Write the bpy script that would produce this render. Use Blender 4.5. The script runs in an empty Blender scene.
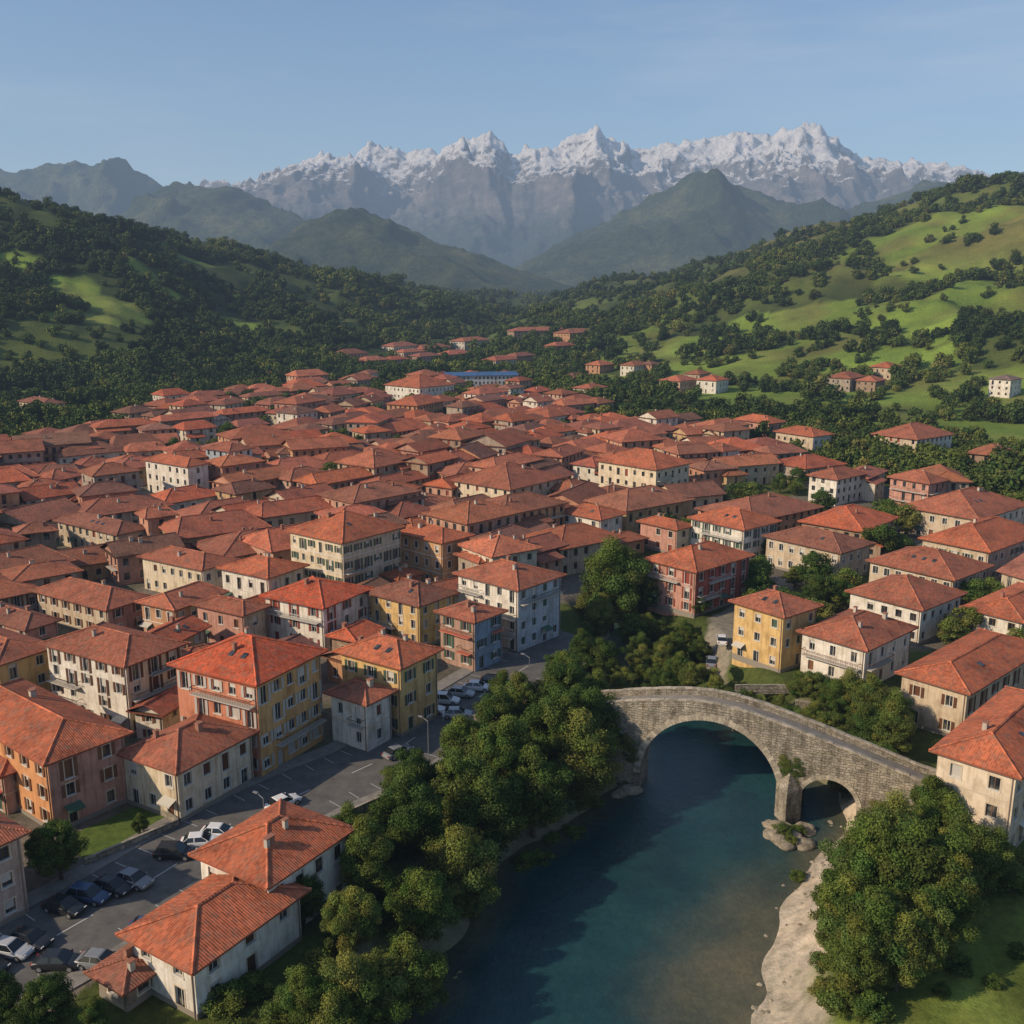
import bpy, math, random, time
import numpy as np
from mathutils import Vector
T0=time.time()
rng=random.Random(7)
nr=np.random.RandomState(11)
scene=bpy.context.scene
scene.view_settings.view_transform='Standard'
scene.view_settings.look='None'
scene.view_settings.exposure=0
# ------------------------------------------------------------------ camera (drone 60 m above the town)
A=math.radians(12.7); CA=math.cos(A); SA=math.sin(A); FP=983.0; H=60.0
cam=bpy.data.cameras.new('drone_camera'); cob=bpy.data.objects.new('drone_camera',cam)
scene.collection.objects.link(cob); cob.location=(0,0,H); cob.rotation_euler=(math.radians(90)-A,0,0)
cam.sensor_width=36; cam.lens=FP/1024*36; cam.clip_end=40000; cam.clip_start=1
scene.camera=cob
# survey helpers: bearings read from the photograph -> metric ground coordinates
def ray(px,py):
    v=(512-py)/FP
    return ((px-512)/FP, CA+SA*v, -SA+CA*v)
def G(px,py,z=0.0):
    r=ray(px,py); t=(z-H)/r[2]
    return (r[0]*t, r[1]*t)
def far_pt(px,py,dist):
    r=ray(px,py); t=dist/r[1]
    return (r[0]*t, dist, H+r[2]*t)
# ------------------------------------------------------------------ noise
def _hash(ix,iy,seed):
    h=(ix.astype(np.int64)*374761393+iy.astype(np.int64)*668265263+seed*1442695041)&0xffffffff
    h=((h^(h>>13))*1274126177)&0xffffffff
    h=(h^(h>>16))&0xffffffff
    return h/4294967295.0
def vnoise(x,y,seed=0):
    x=np.asarray(x,float); y=np.asarray(y,float)
    ix=np.floor(x); iy=np.floor(y); fx=x-ix; fy=y-iy
    fx=fx*fx*fx*(fx*(fx*6-15)+10); fy=fy*fy*fy*(fy*(fy*6-15)+10)
    a=_hash(ix,iy,seed); b=_hash(ix+1,iy,seed); c=_hash(ix,iy+1,seed); d=_hash(ix+1,iy+1,seed)
    return a+(b-a)*fx+(c-a)*fy+(a-b-c+d)*fx*fy
def fbm(x,y,seed=0,o=4):
    s=0;a=.5;t=0
    for i in range(o):
        s=s+a*vnoise(x,y,seed+i*17); t+=a; a*=.5; x,y=(x*1.62+y*1.22)+3.1,(y*1.62-x*1.22)+1.7
    return s/t
def ridged(x,y,seed=0,o=5):
    s=0;a=.5;t=0;w=1.0
    for i in range(o):
        n=1-np.abs(2*vnoise(x,y,seed+i*13)-1); n=n*n
        s=s+a*n*w; w=np.clip(n*1.6,0,1); t+=a; a*=.5; x,y=(x*1.66+y*1.24)+5.2,(y*1.66-x*1.24)+1.3
    return s/t
def sstep(a,b,x):
    t=np.clip((x-a)/(b-a),0,1); return t*t*(3-2*t)
# ------------------------------------------------------------------ terrain
def crest_pts(lst): return [far_pt(p,q,d)+(w,) for p,q,d,w in lst]
LEFT=crest_pts([(-350,120,850,420),(-150,158,860,400),(0,184,900,390),(60,204,980,420),(130,225,1080,450),(200,245,1200,480),(260,259,1350,550),(330,282,1650,650),(420,297,2100,800),(480,303,2600,900)])
RIGHT=crest_pts([(1350,120,1000,760),(1150,155,1050,740),(1024,186,1100,700),(960,198,1200,720),(900,217,1350,760),(830,246,1600,800),(760,271,2000,850),(700,284,2300,900),(600,291,2800,900),(480,303,2600,900)])
def poly_ridge(x,y,cr,power=1.0):
    out=np.zeros_like(x)
    for (x0,y0,z0,w0),(x1,y1,z1,w1) in zip(cr[:-1],cr[1:]):
        dx=x1-x0;dy=y1-y0;L=dx*dx+dy*dy
        t=np.clip(((x-x0)*dx+(y-y0)*dy)/L,0,1)
        d=np.hypot(x-(x0+t*dx),y-(y0+t*dy)); w=w0+(w1-w0)*t; h=z0+(z1-z0)*t
        s=np.clip(1-d/w,0,1)
        p=(s*s*(3-2*s))*.6+.4*s*s if power==1.0 else .45*s**1.2*s+.55*s*s*(3-2*s)
        out=np.maximum(out,h*p)
    return out
RIV=[(-14,5,16),(-3,50,15),(6,77,14.5),(13,96,15),(29,117,13.5),(29,134,10),(27,150,8),(25,166,6),(20,186,3)]
def river_d(x,y):
    best=np.full(np.shape(x),1e9)
    for (x0,y0,w0),(x1,y1,w1) in zip(RIV[:-1],RIV[1:]):
        dx=x1-x0;dy=y1-y0;L=dx*dx+dy*dy
        t=np.clip(((x-x0)*dx+(y-y0)*dy)/L,0,1)
        d=np.hypot(x-(x0+t*dx),y-(y0+t*dy))-(w0+(w1-w0)*t)
        best=np.minimum(best,d)
    return best
def hills(x,y):
    l=poly_ridge(x,y,LEFT); r=poly_ridge(x,y,RIGHT,2.0)
    h=np.maximum(l,r)
    k=np.clip(h/30,0,1)
    h=h+k*((fbm(x/130,y/130,3)-.5)*40+(ridged(x/110,y/160,19,3)-.4)*12*np.clip(h/60,0,1)+(fbm(x/35,y/35,9)-.5)*7)
    return h
def terrain(x,y):
    x=np.asarray(x,float);y=np.asarray(y,float)
    h=hills(x,y)
    rx=np.interp(y,[r[1] for r in RIV],[r[0] for r in RIV])
    d=river_d(x,y)+(vnoise(x/5,y/5,5)-.5)*2.0
    dd=np.where((x>rx)&(y<112),d*.62+.3,d)   # gentler gravel shore on the east side
    bank=-5.2*(1-sstep(-.5,7,dd))-1.8*(1-sstep(-5,0,d))
    far=sstep(2600,5000,y)*-30
    return h+bank+far
def Tz(x,y): return float(terrain(np.array([x]),np.array([y]))[0])
def T(px,py):
    r=ray(px,py); t=np.geomspace(60,4200,1500)
    z=H+r[2]*t; g=terrain(r[0]*t,r[1]*t)
    k=np.argmax(z<g)
    if z[k]>=g[k]: k=len(t)-1
    return (r[0]*t[k],r[1]*t[k],float(g[k]))
def inpoly(x,y,poly):
    x=np.asarray(x,float);y=np.asarray(y,float); c=np.zeros(x.shape,bool); n=len(poly)
    for i in range(n):
        x0,y0=poly[i];x1,y1=poly[(i+1)%n]
        if y0==y1: continue
        m=((y0>y)!=(y1>y))&(x<(x1-x0)*(y-y0)/(y1-y0)+x0)
        c^=m
    return c
TOWN=[G(*p) for p in [(-200,500),(-40,462),(60,446),(140,420),(230,400),(330,384),(420,378),(480,382),(560,402),(610,418),(700,438),(765,450),(790,470),(745,498),(700,515),(650,545),(600,575),(585,640),(560,690),(470,720),(350,770),(200,900),(80,1040),(-60,1200),(-400,1000)]]
EAST=[G(*p) for p in [(690,512),(790,470),(860,480),(960,505),(1120,520),(1300,700),(1100,740),(960,730),(860,690),(800,640),(735,600),(690,560)]]
FIELD=[T(*p)[:2] for p in [(585,368),(620,338),(680,322),(760,314),(860,300),(960,286),(1040,274),(1130,290),(1130,452),(1000,450),(900,440),(800,428),(720,428),(640,404)]]
ROADC=[G(*p) for p in [(-230,1060),(-90,1000),(20,955),(130,893),(240,825),(310,790),(372,764),(430,728),(490,690),(545,655)]]
def road_d(x,y,pts=ROADC):
    best=np.full(np.shape(x),1e9)
    for (x0,y0),(x1,y1) in zip(pts[:-1],pts[1:]):
        dx=x1-x0;dy=y1-y0;L=dx*dx+dy*dy
        t=np.clip(((x-x0)*dx+(y-y0)*dy)/L,0,1)
        best=np.minimum(best,np.hypot(x-(x0+t*dx),y-(y0+t*dy)))
    return best
MEADOW=[]  # (x,y,rx,ry)
for px,py,rx,ry in [(100,300,36,18),(70,285,22,12),(165,292,26,12),(25,262,22,14),(40,414,70,22),(125,410,70,20),(20,396,50,16),(90,320,22,9),(30,310,22,9),(230,322,26,12),(200,262,24,14),(140,270,22,12),(440,298,160,50),(640,408,30,12),(960,230,140,60),(900,240,110,50),(1000,250,120,60)]:
    a=T(px,py); MEADOW.append((a[0],a[1],rx,ry))
def meadow_m(x,y):
    m=np.zeros(np.shape(x))
    w=(fbm(x/45,y/45,21)-.5)*1.1
    for cx,cy,rx,ry in MEADOW:
        q=np.sqrt(((x-cx)/rx)**2+((y-cy)/ry)**2)+w
        m=np.maximum(m,1-sstep(.8,1.0,q))
    wx=x+(fbm(x/60,y/60,301)-.5)*70; wy=y+(fbm(x/60,y/60,302)-.5)*70
    f=inpoly(wx,wy,FIELD)*(1-sstep(.605,.63,fbm(x/75,y/60,303)))
    return np.maximum(m,f)
def grid_mesh(name,X,Y,Z,mat,col=None,smooth=True):
    ny,nx=X.shape
    co=np.stack([X,Y,Z],-1).reshape(-1,3).astype(np.float32)
    i=np.arange(ny*nx).reshape(ny,nx)
    q=np.stack([i[:-1,:-1],i[:-1,1:],i[1:,1:],i[1:,:-1]],-1).reshape(-1,4).astype(np.int32)
    me=bpy.data.meshes.new(name); n=len(q)
    me.vertices.add(len(co)); me.vertices.foreach_set('co',co.ravel())
    me.loops.add(n*4); me.loops.foreach_set('vertex_index',q.ravel())
    me.polygons.add(n); me.polygons.foreach_set('loop_start',np.arange(n,dtype=np.int32)*4); me.polygons.foreach_set('loop_total',np.full(n,4,np.int32))
    me.update(calc_edges=True)
    if smooth: me.polygons.foreach_set('use_smooth',np.ones(n,bool))
    if col is not None:
        a=me.color_attributes.new('col','FLOAT_COLOR','POINT')
        c=np.ones((len(co),4),np.float32); c[:,:3]=col.reshape(-1,3); a.data.foreach_set('color',c.ravel())
    me.materials.append(mat)
    ob=bpy.data.objects.new(name,me); scene.collection.objects.link(ob); return ob
# ------------------------------------------------------------------ materials
class NT:
    def __init__(s,name):
        s.m=bpy.data.materials.new(name); s.m.use_nodes=True; s.t=s.m.node_tree; s.b=s.t.nodes['Principled BSDF']
    def n(s,typ,**k):
        nd=s.t.nodes.new(typ)
        for a,v in k.items():
            if a.startswith('i_'):
                key=a[2:]; key=int(key) if key.isdigit() else key.replace('_',' ')
                nd.inputs[key].default_value=v
            else: setattr(nd,a,v)
        return nd
    def l(s,a,b): s.t.links.new(a,b)
    def noise(s,vec,scale,detail=4,rough=.55):
        nd=s.n('ShaderNodeTexNoise',i_Scale=scale,i_Detail=detail,i_Roughness=rough)
        if vec is not None: s.l(vec,nd.inputs['Vector'])
        return nd.outputs['Fac']
    def ramp(s,fac,stops):
        r=s.n('ShaderNodeValToRGB'); cr=r.color_ramp
        while len(cr.elements)<len(stops): cr.elements.new(.5)
        for e,(p,c) in zip(cr.elements,stops):
            e.position=p; e.color=(c[0],c[1],c[2],1) if not isinstance(c,(int,float)) else (c,c,c,1)
        s.l(fac,r.inputs['Fac']); return r.outputs['Color']
    def mix(s,a,b,fac,mode='MIX'):
        m=s.n('ShaderNodeMix',data_type='RGBA',blend_type=mode)
        for v,i in ((fac,0),(a,6),(b,7)):
            if hasattr(v,'links'): s.l(v,m.inputs[i])
            elif i==0: m.inputs[0].default_value=v
            else: m.inputs[i].default_value=(v[0],v[1],v[2],1)
        return m.outputs[2]
    def math(s,op,a,b=0.0):
        m=s.n('ShaderNodeMath',operation=op)
        for v,i in ((a,0),(b,1)):
            if hasattr(v,'links'): s.l(v,m.inputs[i])
            else: m.inputs[i].default_value=v
        return m.outputs[0]
    def bump(s,h,strength,dist):
        b=s.n('ShaderNodeBump',i_Strength=strength,i_Distance=dist); s.l(h,b.inputs['Height']); s.l(b.outputs[0],s.b.inputs['Normal'])
    def set(s,col=None,rough=None,spec=.3,metal=0):
        if col is not None:
            if hasattr(col,'links'): s.l(col,s.b.inputs['Base Color'])
            else: s.b.inputs['Base Color'].default_value=(*col,1)
        if rough is not None: s.b.inputs['Roughness'].default_value=rough
        s.b.inputs['Specular IOR Level'].default_value=spec; s.b.inputs['Metallic'].default_value=metal
        return s.m
def simple(name,col,rough=.6,spec=.3,metal=0): return NT(name).set(col,rough,spec,metal)
def attr(n,nm='col'): return n.n('ShaderNodeAttribute',attribute_name=nm).outputs['Color']
def pos(n): return n.n('ShaderNodeNewGeometry').outputs['Position']
# roof
n=NT('terracotta_tiles'); uv=n.n('ShaderNodeUVMap').outputs['UV']; a=attr(n)
sn=n.n('ShaderNodeVectorMath',operation='SNAP'); n.l(uv,sn.inputs[0]); sn.inputs[1].default_value=(.26,.42,1)
wn=n.n('ShaderNodeTexWhiteNoise',noise_dimensions='3D'); n.l(sn.outputs[0],wn.inputs[0])
tv=n.ramp(wn.outputs['Value'],[(0,.60),(.5,1.0),(1,1.30)])
c=n.mix(a,tv,.75,'MULTIPLY')
P_=pos(n)
st=n.ramp(n.noise(P_,.25,5,.65),[(.3,(.55,.55,.58)),(.5,(1,1,1)),(.7,(1.2,1.15,1.08))])
c=n.mix(c,st,.95,'MULTIPLY')
lich=n.ramp(n.noise(P_,1.1,5,.72),[(.47,0.0),(.70,.75)])
c=n.mix(c,(.20,.130,.092),lich)
xy=n.n('ShaderNodeSeparateXYZ'); n.l(uv,xy.inputs[0])
w1=n.math('SINE',n.math('MULTIPLY',xy.outputs[0],2*math.pi/.26))
fr=n.math('FRACT',n.math('DIVIDE',xy.outputs[1],.42))
hh=n.math('ADD',n.math('MULTIPLY',w1,.5),n.math('MULTIPLY',fr,-.6))
n.bump(hh,.5,.06); M_ROOF=n.set(c,.85,.15)
# wall
n=NT('painted_render'); a=attr(n); P_=pos(n)
st=n.ramp(n.noise(P_,.5,5,.7),[(.3,(.64,.60,.54)),(.55,(1,1,1)),(.75,(1.06,1.05,1.0))])
c=n.mix(a,st,.85,'MULTIPLY')
mp=n.n('ShaderNodeMapping'); mp.inputs['Scale'].default_value=(1.5,1.5,.18); n.l(P_,mp.inputs[0])
sk=n.ramp(n.noise(mp.outputs[0],1.2,4,.6),[(.46,(1,1,1)),(.72,(.58,.53,.46))])
c=n.mix(c,sk,.85,'MULTIPLY')
M_WALL=n.set(c,.85,.2)
n=NT('window_glass'); P_=pos(n)
c=n.ramp(n.noise(P_,.7,1),[(.35,(.012,.014,.018)),(.6,(.05,.055,.06)),(.7,(.16,.14,.11))]); M_GLASS=n.set(c,.12,.5)
n=NT('painted_trim'); a=attr(n); M_TRIM=n.set(a,.6,.3)
M_WOOD=simple('eave_wood',(.075,.042,.025),.8)
n=NT('stone_masonry'); uv=n.n('ShaderNodeUVMap').outputs['UV']; P_=pos(n)
br=n.n('ShaderNodeTexBrick',i_Scale=1.0,i_Mortar_Size=.03,i_Mortar_Smooth=.5,i_Brick_Width=.72,i_Row_Height=.33,i_Bias=0.0)
wv=n.n('ShaderNodeVectorMath',operation='ADD'); nz=n.n('ShaderNodeTexNoise',i_Scale=1.8,i_Detail=3.0); n.l(P_,nz.inputs['Vector'])
sc=n.n('ShaderNodeVectorMath',operation='SCALE'); n.l(nz.outputs['Color'],sc.inputs[0]); sc.inputs['Scale'].default_value=.42
n.l(uv,wv.inputs[0]); n.l(sc.outputs[0],wv.inputs[1]); n.l(wv.outputs[0],br.inputs['Vector'])
br.inputs['Color1'].default_value=(.41,.37,.31,1); br.inputs['Color2'].default_value=(.27,.245,.205,1); br.inputs['Mortar'].default_value=(.17,.15,.12,1)
st=n.ramp(n.noise(P_,.5,8,.75),[(.3,(.40,.38,.35)),(.5,(1,.98,.94)),(.68,(1.4,1.33,1.2))])
c=n.mix(br.outputs['Color'],st,.95,'MULTIPLY')
mp=n.n('ShaderNodeMapping'); mp.inputs['Scale'].default_value=(1.2,1.2,.15); n.l(P_,mp.inputs[0])
c=n.mix(c,n.ramp(n.noise(mp.outputs[0],1.0,6,.65),[(.43,(1,1,1)),(.66,(.45,.42,.38))]),.8,'MULTIPLY')
ms=n.ramp(n.noise(P_,.8,7,.75),[(.55,0.0),(.65,.75)]); c=n.mix(c,(.07,.08,.03),ms)
n.bump(n.math('ADD',n.math('MULTIPLY',br.outputs['Fac'],-.5),n.noise(P_,5,5)),.9,.14); M_STONE=n.set(c,.9,.15)
n=NT('voussoir_stone'); a=attr(n); P_=pos(n)
c=n.mix(a,n.ramp(n.noise(P_,1.4,6,.75),[(.3,(.5,.48,.44)),(.6,(1.15,1.12,1.05))]),.95,'MULTIPLY'); n.bump(n.noise(P_,6,4),.6,.05); M_VOUS=n.set(c,.9,.15)
# ground
n=NT('landcover'); a=attr(n); P_=pos(n)
c=n.mix(a,n.ramp(n.noise(P_,.9,6,.7),[(.3,(.55,.58,.5)),(.5,(1,1,1)),(.72,(1.35,1.28,1.15))]),.9,'MULTIPLY')
c=n.mix(c,n.ramp(n.noise(P_,.035,7,.7),[(.3,(.62,.66,.6)),(.5,(1,1,1)),(.7,(1.3,1.2,1.05))]),.9,'MULTIPLY')
n.bump(n.noise(P_,.8,6,.75),.6,.5); M_GROUND=n.set(c,.95,.1)
n=NT('asphalt'); P_=pos(n)
c=n.ramp(n.noise(P_,.5,8,.7),[(.3,(.08,.076,.072)),(.7,(.155,.147,.137))]); c=n.mix(c,n.ramp(n.noise(P_,30,2),[(.3,.8),(.7,1.15)]),.7,'MULTIPLY')
M_ASPH=n.set(c,.85,.2)
n=NT('paving'); P_=pos(n); c=n.ramp(n.noise(P_,.8,8,.7),[(.3,(.15,.14,.125)),(.7,(.27,.25,.225))]); M_PAVE=n.set(c,.9,.2)
M_PAINT=simple('road_paint',(.42,.42,.40),.7)
# foliage
def foliage(name,c0,c1,c2):
    n=NT(name); a=attr(n); oi=n.n('ShaderNodeObjectInfo').outputs['Random']
    base=n.ramp(oi,[(0,c0),(.5,c1),(1,c2)])
    c=n.mix(base,a,1.0,'MULTIPLY')
    n.set(c,.7,.15)
    tr=n.n('ShaderNodeBsdfTranslucent'); n.l(c,tr.inputs['Color'])
    mx=n.n('ShaderNodeMixShader',i_0=.32); n.l(n.b.outputs[0],mx.inputs[1]); n.l(tr.outputs[0],mx.inputs[2])
    n.l(mx.outputs[0],n.t.nodes['Material Output'].inputs['Surface']); return n.m
M_LEAF=foliage('leaves',(.070,.115,.024),(.110,.160,.032),(.165,.190,.044))
n=NT('forest_leaves'); a=attr(n); oi=n.n('ShaderNodeObjectInfo')
base=n.ramp(oi.outputs['Random'],[(0,(.038,.064,.016)),(.5,(.060,.092,.022)),(.88,(.09,.12,.03)),(1,(.13,.135,.042))])
base=n.mix(base,n.ramp(n.noise(oi.outputs['Location'],.013,3,.6),[(.36,(.42,.50,.55)),(.5,(.9,.92,.9)),(.64,(1.6,1.4,1.15))]),1.0,'MULTIPLY')
M_LEAFF=n.set(n.mix(base,a,1.0,'MULTIPLY'),.8,.1)
n=NT('bark'); P_=pos(n); M_BARK=n.set(n.ramp(n.noise(P_,4,5),[(.3,(.05,.037,.025)),(.7,(.11,.085,.06))]),.9,.1)
# water
n=NT('river_water'); a=attr(n); P_=pos(n)
mp=n.n('ShaderNodeMapping'); mp.inputs['Scale'].default_value=(1.0,.6,1); mp.inputs['Rotation'].default_value=(0,0,-.4); n.l(P_,mp.inputs[0])
c=n.mix(a,n.ramp(n.noise(P_,.12,6,.65),[(.35,(.65,.75,.8)),(.65,(1.4,1.25,1.15))]),.9,'MULTIPLY')
c=n.mix(c,n.ramp(n.noise(P_,1.5,6,.7),[(.35,.75),(.65,1.25)]),.6,'MULTIPLY')
hn=n.math('ADD',n.noise(mp.outputs[0],1.8,6,.7),n.math('MULTIPLY',n.noise(P_,.35,3),.8))
n.bump(hn,.55,.18); M_WATER=n.set(c,.08,.5); n.b.inputs['IOR'].default_value=1.33
# mountains
n=NT('mountain_rock_snow'); geo=n.n('ShaderNodeNewGeometry'); P_=geo.outputs['Position']
sp=n.n('ShaderNodeSeparateXYZ'); n.l(P_,sp.inputs[0]); sn_=n.n('ShaderNodeSeparateXYZ'); n.l(geo.outputs['Normal'],sn_.inputs[0])
mpz=n.n('ShaderNodeMapping'); mpz.inputs['Scale'].default_value=(1,1,1.8); n.l(P_,mpz.inputs[0])
rock=n.ramp(n.noise(mpz.outputs[0],.006,9,.7),[(.3,(.08,.08,.09)),(.55,(.20,.18,.168)),(.75,(.36,.31,.27))])
zz=n.math('ADD',n.math('MULTIPLY',sp.outputs[2],1/1000),n.math('MULTIPLY',n.noise(mpz.outputs[0],.004,8,.7),.55))
low=n.ramp(zz,[(.68,0.0),(.88,1.0)])
c=n.mix((.042,.06,.032),rock,low)
sl=n.math('ADD',n.math('MULTIPLY',sp.outputs[2],1/1050),n.math('ADD',n.math('MULTIPLY',sn_.outputs[2],.60),n.math('MULTIPLY',n.noise(mpz.outputs[0],.014,9,.8),1.0)))
sv=n.n('ShaderNodeMapRange',i_From_Min=1.69,i_From_Max=1.82); n.l(sl,sv.inputs[0])
c=n.mix(c,(.80,.78,.78),sv.outputs[0])
n.bump(n.noise(mpz.outputs[0],.02,9,.78),1.0,42); M_MTN=n.set(c,.9,.1)
n=NT('wooded_slopes'); P_=pos(n)
c=n.ramp(n.noise(P_,.004,9,.68),[(.32,(.026,.042,.019)),(.5,(.050,.070,.026)),(.62,(.10,.108,.042)),(.75,(.15,.145,.08))])
c=n.mix(c,n.ramp(n.noise(P_,.04,6,.75),[(.3,.45),(.7,1.5)]),.9,'MULTIPLY')
n.bump(n.noise(P_,.03,8,.78),1.0,28); M_SLOPE=n.set(c,.95,.1)
# ------------------------------------------------------------------ ground sheet
ys=np.concatenate([np.arange(0,60,4),np.arange(60,200,1.0),np.geomspace(200,2900,330),np.linspace(3000,12000,50)])
ts=np.linspace(-1,1,620); ts=np.sign(ts)*np.abs(ts)**1.15
Y=np.repeat(ys[:,None],len(ts),1); X=ts[None,:]*(Y*.85+75)
Z=terrain(X,Y)
hh_=hills(X,Y)
grass=np.array([.10,.128,.030]); dark=np.array([.045,.060,.018]); mead=np.array([.150,.215,.036]); dry=np.array([.150,.135,.045]); urb=np.array([.16,.14,.118]); grav=np.array([.52,.44,.345]); bed=np.array([.10,.09,.05])
nn=fbm(X/90,Y/90,31)[...,None]
col=dark+(grass-dark)*np.clip((nn-.35)*2.6,0,1)
mm=meadow_m(X,Y)[...,None]
fv=vnoise(X/70,Y/45,77)[...,None]; fv2=fbm(X/25,Y/25,78)[...,None]
mcol=mead*(.50+.55*fv+.5*fv2)+(dry-mead)*np.clip((fbm(X/60,Y/40,79)[...,None]-.5)*3,0,.6)
col=col+(mcol-col)*mm
rt=(sstep(50,105,hh_)*(X>0)*sstep(.35,.5,fbm(X/110,Y/110,41)))[...,None]
col=col+(dry*(.6+.7*fv2)-col)*rt*.85
tm=(inpoly(X,Y,TOWN)|inpoly(X,Y,EAST))
um=(tm&(hh_<2))[...,None]
uq=urb*(.6+.7*fbm(X/12,Y/12,55)[...,None])
gq=np.clip((fbm(X/14,Y/14,91)-.50)*8,0,1)[...,None]*(inpoly(X,Y,EAST)[...,None]*1.0*.9+.35)
uq=uq+(grass*.8-uq)*np.clip(gq,0,1)
col=np.where(um,uq,col)
rd=river_d(X,Y)
side=(X>np.interp(Y,[r[1] for r in RIV],[r[0] for r in RIV]))
gm=((1-sstep(4.6,7.2,rd+(vnoise(X/3,Y/3,8)-.5)*2.8))*np.where(side&(Y<116),1.0,.35)*(Y<140))[...,None]
nearg=(rd>0)&(rd<40)&(Y<106)&side
lawn=np.array([.130,.185,.034])
col=np.where((nearg)[...,None],(lawn+(dry-lawn)*.5*fbm(X/3,Y/3,64)[...,None])*(.4+1.1*fbm(X/5,Y/5,61)[...,None]),col)
ltn=((rd>0)&(rd<26)&(~side)&(Y<145))|((rd>0)&(rd<26)&(Y>=106)&(Y<185))
col=np.where(ltn[...,None],(dark+(grass-dark)*.8*fbm(X/7,Y/7,62)[...,None]),col)
pvm=(1-sstep(2.2,3.0,road_d(X,Y,[G(690,690),G(716,650),G(722,620),G(760,600),G(800,575)])+(fbm(X/4,Y/4,99)-.5)*1.5))[...,None]*.9
col=col+(np.array([.26,.23,.19])-col)*pvm
col=col+(grav*(.5+.75*fbm(X/1.5,Y/1.5,63)[...,None])-col)*gm
bm=(1-sstep(-2.5,0,rd))[...,None]; col=col+(bed-col)*bm
ground=grid_mesh('ground',X,Y,Z,M_GROUND,col)
# water
WX,WY=np.meshgrid(np.linspace(-40,60,200),np.linspace(0,195,390)); wd=river_d(WX,WY)
dep=-5.0-terrain(WX,WY)
s_=np.clip(1-dep/1.9,0,1)
rivc=np.interp(WY,[r[1] for r in RIV],[r[0] for r in RIV])
rsh=sstep(0,14,WX-rivc-1+(fbm(WX/9,WY/9,12)-.5)*9)*(1-sstep(88,110,WY))
s_=np.clip(np.maximum(s_*.75,rsh*.85),0,1)[...,None]
deep=np.array([.010,.044,.050]); shal=np.array([.120,.108,.060])
wc=deep+(shal-deep)*s_**1.3
water=grid_mesh('river_water',WX,WY,np.full_like(WX,-5.0),M_WATER,wc)
# ------------------------------------------------------------------ distant hills and snowy range
def crest_only(lst,x):
    p=[far_pt(*q) for q in lst]; xs=[q[0] for q in p]; return np.interp(x,xs,[q[1] for q in p]),np.interp(x,xs,[q[2] for q in p])
def range_h(X,Y,lst,wf,wb,seed,k,scale,jag,endfade=300):
    cy,cz=crest_only(lst,X)
    cy=cy+(fbm(X/900,X*0+3.3,seed+3,2)-.5)*300
    d=(Y-cy); s=np.where(d<0,1+d/wf,1-d/wb); s=np.clip(s,0,1)
    xs=[far_pt(*q)[0] for q in lst]
    e=sstep(min(xs)-endfade,min(xs),X)*(1-sstep(max(xs),max(xs)+endfade,X))
    wx=(fbm(X/500,Y/500,seed+5)-.5)*700
    r=ridged((X+wx)/scale,(Y+wx*.4)/(scale*1.7),seed,6)
    base=cz*(.6*s+.4*s*s*(3-2*s))
    z=base*(1+(r-.50)*k*np.sqrt(np.clip(1-s,0,1)*1.3)) + (ridged(X/jag[0],Y/jag[0],seed+9,5)-.42)*jag[1]*np.clip(s*1.6,0,1)
    return z*e-(1-e)*40-30*(s<=0)
xs_=np.arange(-3900,4000,15.0); ys_=np.concatenate([np.arange(2250,3600,14.0),np.arange(3600,6700,22.0)])
X2,Y2=np.meshgrid(xs_,ys_)
L1=[(250,262,3200),(285,238,3200),(320,216,3300),(345,207,3300),(372,213,3300),(400,224,3300),(470,251,3200),(560,284,3100)]
L2=[(480,290,4300),(520,262,4300),(560,238,4300),(610,214,4400),(660,188,4450),(700,173,4500),(730,178,4500),(760,190,4500),(830,214,4400),(870,198,4500),(930,180,4500),(960,178,4500),(1150,170,4500)]
L3=[(120,205,4600),(150,192,4600),(180,183,4600),(215,186,4500),(260,199,4500),(310,219,4300),(380,268,4200)]
L4=[(-150,172,6000),(-60,168,6000),(20,170,6000),(70,166,6000),(125,159,6000),(150,175,6000),(180,195,6000),(240,230,6000)]
Z2=np.maximum.reduce([range_h(X2,Y2,L1,900,900,101,.8,420,(200,20)),range_h(X2,Y2,L2,1500,1200,131,.9,520,(240,28)),range_h(X2,Y2,L3,1200,900,151,.8,460,(200,26)),range_h(X2,Y2,L4,1400,700,171,.8,480,(220,44))])
Z2=Z2+(fbm(X2/60,Y2/60,5)-.5)*22
grid_mesh('distant_hills',X2,Y2,Z2,M_SLOPE)
E=[(-200,195,7500),(100,195,7500),(200,184,7500),(250,184,7500),(300,167,7500),(345,154,7500),(370,145,7500),(400,153,7500),(440,152,7500),(465,139,7500),(485,130,7500),(512,153,7500),(540,145,7500),(570,138,7500),(598,122,7500),(630,149,7500),(660,143,7500),(690,139,7500),(735,126,7500),(770,136,7500),(812,128,7500),(850,152,7500),(900,158,7500),(950,166,7500),(1010,173,7500),(1200,185,7500)]
X3,Y3=np.meshgrid(np.arange(-5200,5200,12.0),np.arange(5000,8600,18.0))
Z3=range_h(X3,Y3,E,2500,1000,211,.80,700,(230,90))
Z3=Z3+((ridged(X3/110,Y3/110,99,3)-.4)*48+(ridged(X3/48,Y3/60,98,2)-.4)*22)*np.clip(Z3/400,0,1)
grid_mesh('snowy_mountain_range',X3,Y3,Z3,M_MTN,smooth=True)
print('terrain',time.time()-T0)
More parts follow.
